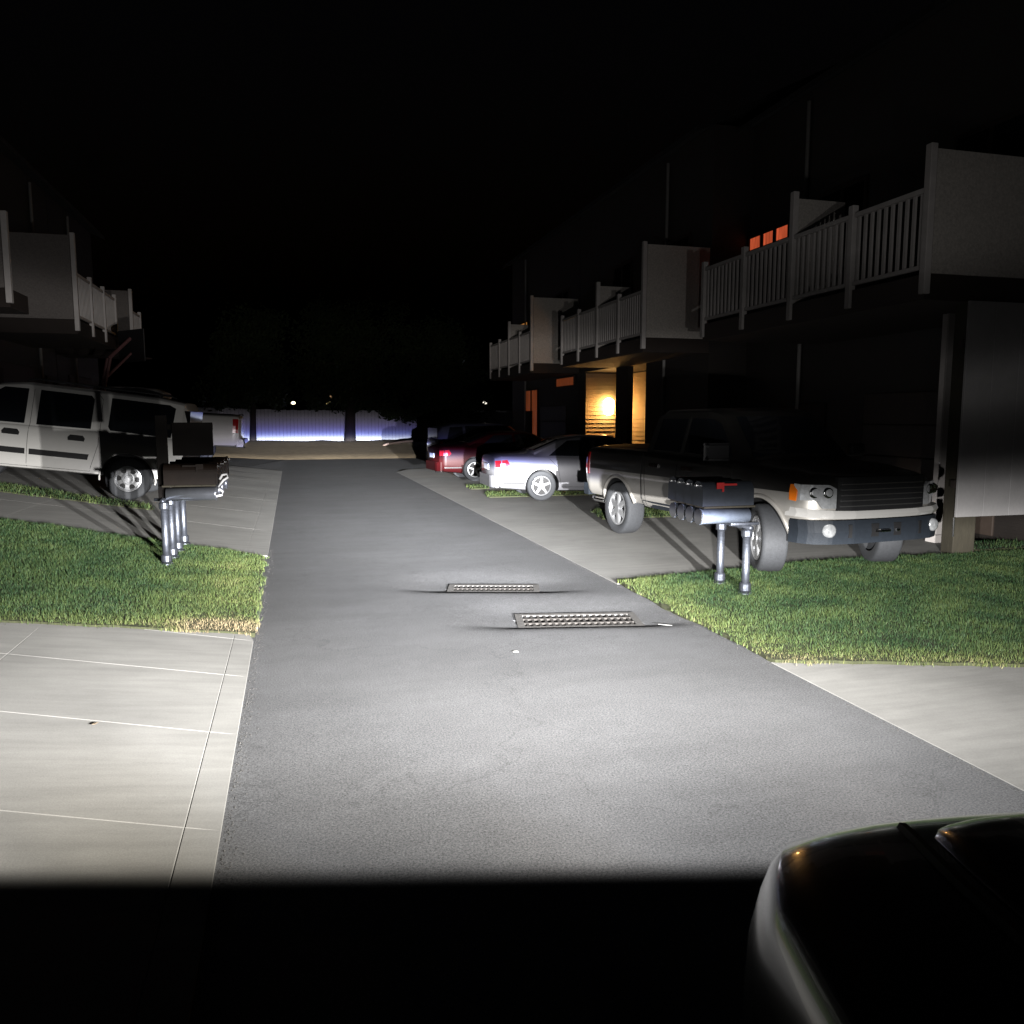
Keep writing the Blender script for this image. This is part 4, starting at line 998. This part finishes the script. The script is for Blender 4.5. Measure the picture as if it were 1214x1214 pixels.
# white screen wall + timber post at the right
t = empty('screen_wall', (8.22, 8.55, 0), 0, 'tall pale boarded screen at the right frame edge hung from a timber post', 'screen')
bm = B(); n = 9
for k in range(n):
    a = k*.42; box(bm, (.10+a, -.05, .52), (.10+a+.413, -.012, 3.28), .004)
obj('panel', bm, mat('screen_paint', (.36, .35, .35), .7, var=.1, scale=3, bump=.15, bscale=30), t)
bm = B(); box(bm, (.06, -.01, .9), (3.8, .04, 1.0)); box(bm, (.06, -.01, 2.7), (3.8, .04, 2.8)); obj('rail', bm, M_TRIM, t)
p = empty('timber_post', (8.42, 8.60, 0), R(-12), 'square tan timber post under the corner of the pale screen', 'post')
bm = B(); box(bm, (-.03, -.0, -.1), (.27, .27, 3.28), .012); obj('shaft', bm, M_WOOD, p)
bm = B(); tube(bm, [(-.035, -.005, .25), (-.035, -.005, .50)], .012, 8); obj('bolt', bm, M_CHROME, p)
q = empty('porch_post', (9.05, 9.6, 0), 0, 'slim pale post between the pickup and the timber post', 'post')
bm = B(); box(bm, (-.06, -.06, 0), (.06, .06, 3.28), .01); obj('shaft', bm, M_RAIL, q)
bm = B(); box(bm, (-.10, -.10, 0), (.10, .10, .12), .01); obj('foot', bm, M_RAIL, q)

# basketball hoop on the left drive
hp = empty('basketball_hoop', (-4.3, 20.5, gz(-4.3, 20.5)), R(40), 'dark portable basketball hoop standing before the pale screen of the third left house', 'basketball hoop')
bm = B(); box(bm, (-.5, -.4, 0), (.3, .4, .22), .05); obj('base', bm, M_BLACK, hp)
bm = B(); tube(bm, [(-.3, -.06, .2), (.35, -.06, 2.7)], .035, 8); tube(bm, [(-.3, .06, .2), (.35, .06, 2.7)], .035, 8); tube(bm, [(.35, 0, 2.7), (.9, 0, 3.2)], .04, 8); tube(bm, [(.2, 0, 2.2), (.9, 0, 2.85)], .03, 8); obj('pole', bm, mat('rusty_pole', (.12, .05, .05), .6, var=.2), hp)
bm = B(); box(bm, (.9, -.55, 2.65), (.93, .55, 3.4), .01); obj('backboard', bm, M_BLACK, hp)
bm = B(); tube(bm, [(1.15+.23*math.cos(t_), .23*math.sin(t_), 2.75) for t_ in fr(0, 2*math.pi, math.pi/12)], .012, 6); obj('rim', bm, M_TRIM, hp)

# ------------------------------------------------------------------ far fence, trees, lights
fc = empty('board_fence', (0, 56.4, 0), R(0), 'white vertical board fence across the far end of the lane', 'fence')
bm = B(); x = -40
while x < 45:
    w_ = .235; z = gz(x, 56.4); box(bm, (x, -.012+random.uniform(-.006, .006), z+.02), (x+w_-.012, .012, z+2.35+random.uniform(-.02, .02))); x += w_
obj('board_panel', bm, mat('white_boards', (.72, .72, .73), .6, var=.08, scale=1.5), fc)
bm = B(); box(bm, (-40, .016, .5), (45, .06, .6)); box(bm, (-40, .016, 1.8), (45, .06, 1.9)); obj('rail', bm, M_RAIL, fc)

def tree(label, x, y, r0, h, cr, seed, low=2.4):
    rs = random.Random(seed); z0 = gz(x, y)
    t = empty('shade_tree', (x, y, z0), 0, label, 'tree', 'trees before the far fence')
    bm = B(); tube(bm, [(0, 0, -.3), (0, 0, .1), (.03, 0, 1.0), (.08, .05, 2.6), (.1, .1, 4.2), (.05, .1, h*.8)], [r0*1.5, r0*1.15, r0, r0*.9, r0*.7, r0*.2], 12)
    ends = []
    for k in range(9):
        a = rs.uniform(0, 6.28); zz = rs.uniform(2.6, h*.7); ln = rs.uniform(.5, 1)*cr
        p = (math.cos(a)*ln, math.sin(a)*ln, zz+rs.uniform(.2, 1.4)); tube(bm, [(.07, .05, zz), (p[0]*.5, p[1]*.5, zz+.5), p], [r0*.4, r0*.25, r0*.08], 7); ends.append(p)
    obj('trunk', bm, M_BARK, t, True)
    V = []; F = []
    cents = [(Vector(p), rs.uniform(.7, 1.3)) for p in ends]+[(Vector((rs.gauss(0, cr*.45), rs.gauss(0, cr*.45), rs.uniform(low+.6, h))), rs.uniform(.8, 1.5)) for _ in range(46)]
    cents += [(Vector((rs.uniform(-cr, cr), rs.uniform(-.6, .3), rs.uniform(low-.1, low+.5))), rs.uniform(.35, .6)) for _ in range(14)]
    if seed == 2: cents += [(Vector((rs.uniform(1.2, 4.6), rs.uniform(-.5, .3), rs.uniform(1.75, 2.5))), rs.uniform(.22, .42)) for _ in range(9)]
    for c, rad in cents:
        for _ in range(int(170*rad)):
            d = Vector((rs.gauss(0, 1), rs.gauss(0, 1), rs.gauss(0, .75))); d = d.normalized()*rad*rs.random()**.4
            q = c+d; s = rs.uniform(.09, .19); a = Vector((rs.gauss(0, 1), rs.gauss(0, 1), rs.gauss(0, 1))).normalized()*s; b = a.orthogonal().normalized()*s*.5
            i = len(V); V += [q-a, q+b, q+a, q-b]; F.append((i, i+1, i+2, i+3))
    me = bpy.data.meshes.new('crown'); me.from_pydata([tuple(v) for v in V], [], F); link('crown', me, M_LEAF, t)
tree('slim tree before the far fence, left of the middle of the lane', -2.43, 55.3, .19, 8, 2.1, 1, low=2.7)
tree('stout tree before the far fence in line with the lane', 3.75, 54.6, .34, 9, 3.0, 2, low=2.6)
tree('tree with hanging leaves at the far fence above the dark hatchback', 9.3, 54.9, .22, 8, 3.2, 5, low=1.9)

def far_lamp(label, px, zc, py, rad, col, stg):
    xc = (px-607)/953*zc; X, Y = c2w(xc, zc); z = H+(496-py)/953*zc
    lo = empty('street_lamp', (X, Y, 0), 0, label, 'lamp', 'distant lamps beyond the fence')
    bm = B(); tube(bm, [(0, 0, -.2), (0, 0, z-rad*.6)], .06, 8); obj('pole', bm, M_BLACK, lo)
    bm = B(); bmesh.ops.create_icosphere(bm, subdivisions=2, radius=rad, matrix=Matrix.Translation((0, 0, z)) @ Matrix.Diagonal((1, 1, .7, 1)))
    obj('lamp_head', bm, emitter('far_glow_%s' % len(MATS), col, stg), lo)
far_lamp('brightest white lamp beyond the far fence between the two trees', 350, 78, 478, .22, (1, .86, .58), 3.2)
far_lamp('small amber lamp beyond the far fence beside the stout trunk', 391, 80, 478, .26, (1, .8, .35), .7)
far_lamp('faint orange lamp beyond the fence above the amber one', 393, 82, 471, .25, (1, .6, .3), .35)
far_lamp('dim white lamp beyond the fence left of the brightest lamp', 336, 84, 477, .2, (.8, .85, 1), .3)
far_lamp('dim cold lamp high beyond the fence among the leaves', 404, 86, 438, .32, (.75, .85, 1), .12)
far_lamp('small white lamp above the parked hatchback on the right', 575, 62, 478, .17, (1, .93, .8), 1.6)
far_lamp('faint grey lamp high above the hatchback on the right', 548, 74, 430, .3, (.7, .8, .9), .08)
bm = B()
fb = empty('fallen_branch', (7.6, 49.0, .1), R(8), 'dark low branch with a pale broken end lying on the far verge', 'branch')
tube(bm, [(-2.0, 0, .18), (-1, .1, .30), (0, 0, .36), (1.6, 0, .3)], [.05, .07, .08, .06], 8); obj('wood', bm, mat('dark_wood', (.05, .03, .02), .9, var=.3, scale=4), fb, True)
bm = B(); tube(bm, [(-2.35, 0, .05), (-2.0, 0, .2)], [.08, .06], 8); obj('broken_end', bm, mat('pale_wood', (.25, .18, .15), .8, var=.2), fb)

# ------------------------------------------------------------------ headlamps: the light of this night
def ramp_log(nt, src, pts, lo, hi, span=5.0):
    mr = nt.nodes.new('ShaderNodeMapRange'); mr.inputs[1].default_value = lo; mr.inputs[2].default_value = hi; nt.links.new(src, mr.inputs[0])
    r = nt.nodes.new('ShaderNodeValToRGB'); cr = r.color_ramp; cr.interpolation = 'LINEAR'
    while len(cr.elements) > 1: cr.elements.remove(cr.elements[-1])
    for i, (e, v) in enumerate(pts):
        el = cr.elements[0] if i == 0 else cr.elements.new((e-lo)/(hi-lo))
        el.position = (e-lo)/(hi-lo)
        g = max(0, math.log10(max(v, 1))/span); el.color = (g, g, g, 1)
    nt.links.new(mr.outputs[0], r.inputs[0])
    p = nt.nodes.new('ShaderNodeMath'); p.operation = 'MULTIPLY'; p.inputs[1].default_value = span; nt.links.new(r.outputs[0], p.inputs[0])
    q = nt.nodes.new('ShaderNodeMath'); q.operation = 'POWER'; q.inputs[0].default_value = 10; nt.links.new(p.outputs[0], q.inputs[1])
    return q.outputs[0]
VLOW = -.655
AIM = HD                                        # both lamps point a little left of the car's axis
def headlamp(y_off, power):
    xc = CX; base = Vector((*c2w(CX, CZ), 0))
    loc = base+fwd*2.52+rgt*y_off+Vector((0, 0, .90))
    l = bpy.data.lights.new('headlamp', 'SPOT'); l.spot_size = R(170); l.spot_blend = .1; l.energy = power; l.shadow_soft_size = .035; l.color = (1, .995, .985)
    o = bpy.data.objects.new('headlamp', l); C.objects.link(o); o.location = loc
    o.rotation_euler = (R(90), 0, -AIM)
    l.use_nodes = True; nt = l.node_tree; em = [n for n in nt.nodes if n.type == 'EMISSION'][0]
    ge = nt.nodes.new('ShaderNodeNewGeometry'); neg = nt.nodes.new('ShaderNodeVectorMath'); neg.operation = 'SCALE'; neg.inputs['Scale'].default_value = 1.0
    nt.links.new(ge.outputs['Incoming'], neg.inputs[0]); d = neg.outputs[0]
    def dot(v):
        n = nt.nodes.new('ShaderNodeVectorMath'); n.operation = 'DOT_PRODUCT'; n.inputs[1].default_value = v; nt.links.new(d, n.inputs[0]); return n.outputs['Value']
    def M(op, a, b=None, c=None):
        n = nt.nodes.new('ShaderNodeMath'); n.operation = op
        for i, v in enumerate((a, b, c)):
            if v is None: continue
            if isinstance(v, (int, float)): n.inputs[i].default_value = v
            else: nt.links.new(v, n.inputs[i])
        return n.outputs[0]
    fx = dot((math.sin(AIM), math.cos(AIM), 0)); rx = dot((math.cos(AIM), -math.sin(AIM), 0)); uz = dot((0, 0, 1))
    hor = M('SQRT', M('ADD', M('MULTIPLY', fx, fx), M('MULTIPLY', rx, rx)))
    e = M('DIVIDE', uz, M('MAXIMUM', hor, .001))
    az = M('ARCTAN2', rx, fx)
    # vertical profiles (candela-like units): wide spread with stray light above the cut-off, and a narrow hot spot
    sa = M('SUBTRACT', az, R(4.0)-AIM)                   # bearing from the spread's middle
    lift = M('ADD', M('MULTIPLY', M('MAXIMUM', M('SUBTRACT', M('MULTIPLY', sa, -1), .12), 0), .155), M('MULTIPLY', M('MAXIMUM', M('SUBTRACT', sa, .18), 0), .035))
    near_cut = M('MINIMUM', M('MAXIMUM', M('DIVIDE', M('ADD', e, .16), .09), 0), 1)
    es = M('SUBTRACT', e, M('MULTIPLY', lift, near_cut))  # the cut-off rises a little towards both sides
    spread = ramp_log(nt, es, [(-.80, 25), (-.68, 45), (-.56, 68), (-.44, 165), (-.34, 470), (-.27, 960), (-.20, 1480), (-.13, 2500), (-.10, 4300), (-.075, 4700), (-.055, 2500), (-.04, 1500), (-.025, 950), (-.012, 600), (.003, 310), (.015, 170), (.03, 105), (.055, 115), (.08, 230), (.1, 420), (.135, 430), (.17, 125), (.26, 78), (.4, 74), (.55, 30)], -.80, .55)
    hot = ramp_log(nt, e, [(-.80, 1), (-.30, 1), (-.2, 250), (-.14, 1300), (-.10, 4800), (-.06, 16000), (-.04, 24000), (-.03, 32000), (-.018, 52000), (-.012, 58000), (-.008, 42000), (-.005, 24000), (-.001, 11000), (.004, 5600), (.01, 2400), (.018, 900), (.03, 120), (.08, 1)], -.80, .55)
    ha = M('SUBTRACT', az, R(1.3)-AIM)
    a2 = M('DIVIDE', sa, M('ADD', .40, M('MULTIPLY', M('LESS_THAN', sa, 0), .33))); sp = M('DIVIDE', 1, M('ADD', 1, M('MULTIPLY', M('MULTIPLY', a2, a2), 1.0)))
    a3 = M('DIVIDE', ha, .168); hg = M('POWER', 2.718, M('MULTIPLY', M('MULTIPLY', a3, a3), -1))
    tot = M('ADD', M('MULTIPLY', spread, sp), M('MULTIPLY', hot, hg))
    wl = M('MINIMUM', M('MAXIMUM', M('DIVIDE', M('SUBTRACT', M('MULTIPLY', sa, -1), .60), .30), 0), 1)
    dm = nt.nodes.new('ShaderNodeMapRange'); dm.interpolation_type = 'SMOOTHSTEP'; dm.inputs[1].default_value = -.25; dm.inputs[2].default_value = -.15; dm.inputs[3].default_value = .8; dm.inputs[4].default_value = 0
    nt.links.new(e, dm.inputs[0]); tot = M('MULTIPLY', tot, M('SUBTRACT', 1, M('MULTIPLY', wl, dm.outputs[0])))
    wr_ = M('MINIMUM', M('MAXIMUM', M('DIVIDE', M('SUBTRACT', sa, .28), .2), 0), 1)
    band = M('MULTIPLY', M('MINIMUM', M('MAXIMUM', M('DIVIDE', M('SUBTRACT', e, .005), .04), 0), 1), M('MINIMUM', M('MAXIMUM', M('DIVIDE', M('SUBTRACT', .32, e), .07), 0), 1))
    tot = M('MULTIPLY', tot, M('SUBTRACT', 1, M('MULTIPLY', M('MULTIPLY', wr_, band), .75)))
    # added lower limit of the beam, shaped to leave the near foreground black (a straight line across the car's axis)
    v = M('DIVIDE', uz, M('MAXIMUM', fx, .02))
    low = nt.nodes.new('ShaderNodeMapRange'); low.inputs[1].default_value = VLOW-.045; low.inputs[2].default_value = VLOW+.03; low.interpolation_type = 'SMOOTHSTEP'
    nt.links.new(v, low.inputs[0])
    tot = M('MULTIPLY', tot, low.outputs[0])
    nt.links.new(M('MULTIPLY', tot, .01), em.inputs['Strength'])
    # colour: bluish fringe at the cut-off, warmer foot of the beam
    mr = nt.nodes.new('ShaderNodeMapRange'); mr.inputs[1].default_value = -.5; mr.inputs[2].default_value = .1; nt.links.new(e, mr.inputs[0])
    r = nt.nodes.new('ShaderNodeValToRGB'); cr = r.color_ramp
    P = [(-.5, (1, .97, .94)), (-.24, (1, .985, .97)), (-.14, (.98, .98, 1)), (-.0145, (.97, .98, 1)), (-.009, (.70, .78, 1)), (-.002, (.30, .35, 1)), (.006, (.40, .36, .95)), (.02, (.85, .78, .95)), (.05, (1, .92, .86)), (.1, (1, .92, .84))]
    while len(cr.elements) > 1: cr.elements.remove(cr.elements[-1])
    for i, (ee, c) in enumerate(P):
        el = cr.elements[0] if i == 0 else cr.elements.new((ee+.5)/.6)
        el.position = (ee+.5)/.6; el.color = (*c, 1)
    nt.links.new(mr.outputs[0], r.inputs[0])
    wm = nt.nodes.new('ShaderNodeMix'); wm.data_type = 'RGBA'; wm.inputs[6].default_value = (1, .985, .97, 1); wm.inputs[7].default_value = (1, .93, .80, 1)   # left foot of the beam a little warmer
    wf = nt.nodes.new('ShaderNodeMapRange'); wf.interpolation_type = 'SMOOTHSTEP'; wf.inputs[1].default_value = -.16; wf.inputs[2].default_value = -.26; nt.links.new(e, wf.inputs[0])
    nt.links.new(M('MULTIPLY', wf.outputs[0], wl), wm.inputs[0])
    mx = nt.nodes.new('ShaderNodeMix'); mx.data_type = 'RGBA'; nt.links.new(M('MINIMUM', M('MULTIPLY', hg, 1.6), 1), mx.inputs[0]); nt.links.new(wm.outputs[2], mx.inputs[6]); nt.links.new(r.outputs[0], mx.inputs[7])
    nt.links.new(mx.outputs[2], em.inputs['Color'])
    return o
headlamp(-.72, 420); headlamp(.72, 420)

# ------------------------------------------------------------------ night sky, camera, render settings
w = bpy.data.worlds.new('World'); S.world = w; w.use_nodes = True
nt = w.node_tree; bg = nt.nodes['Background']
sky = nt.nodes.new('ShaderNodeTexSky'); sky.sky_type = 'NISHITA'; sky.sun_disc = False; sky.sun_elevation = R(-4); sky.sun_rotation = R(200)
nt.links.new(sky.outputs[0], bg.inputs[0]); bg.inputs[1].default_value = .05

cam = bpy.data.cameras.new('camera'); co = bpy.data.objects.new('camera', cam); C.objects.link(co); S.camera = co
co.location = (0, 0, H); co.rotation_euler = (math.pi/2-PITCH, 0, -A)
cam.sensor_width = 36; cam.lens = 36*953/1214; cam.clip_end = 2000; cam.clip_start = .05
S.view_settings.view_transform = 'Standard'; S.view_settings.look = 'None'; S.view_settings.gamma = 1; S.view_settings.exposure = 0
S.cycles.use_denoising = True
try: S.cycles.denoiser = 'OPENIMAGEDENOISE'
except Exception: pass
S.cycles.diffuse_bounces = 0; S.cycles.max_bounces = 6; S.cycles.sample_clamp_indirect = 4
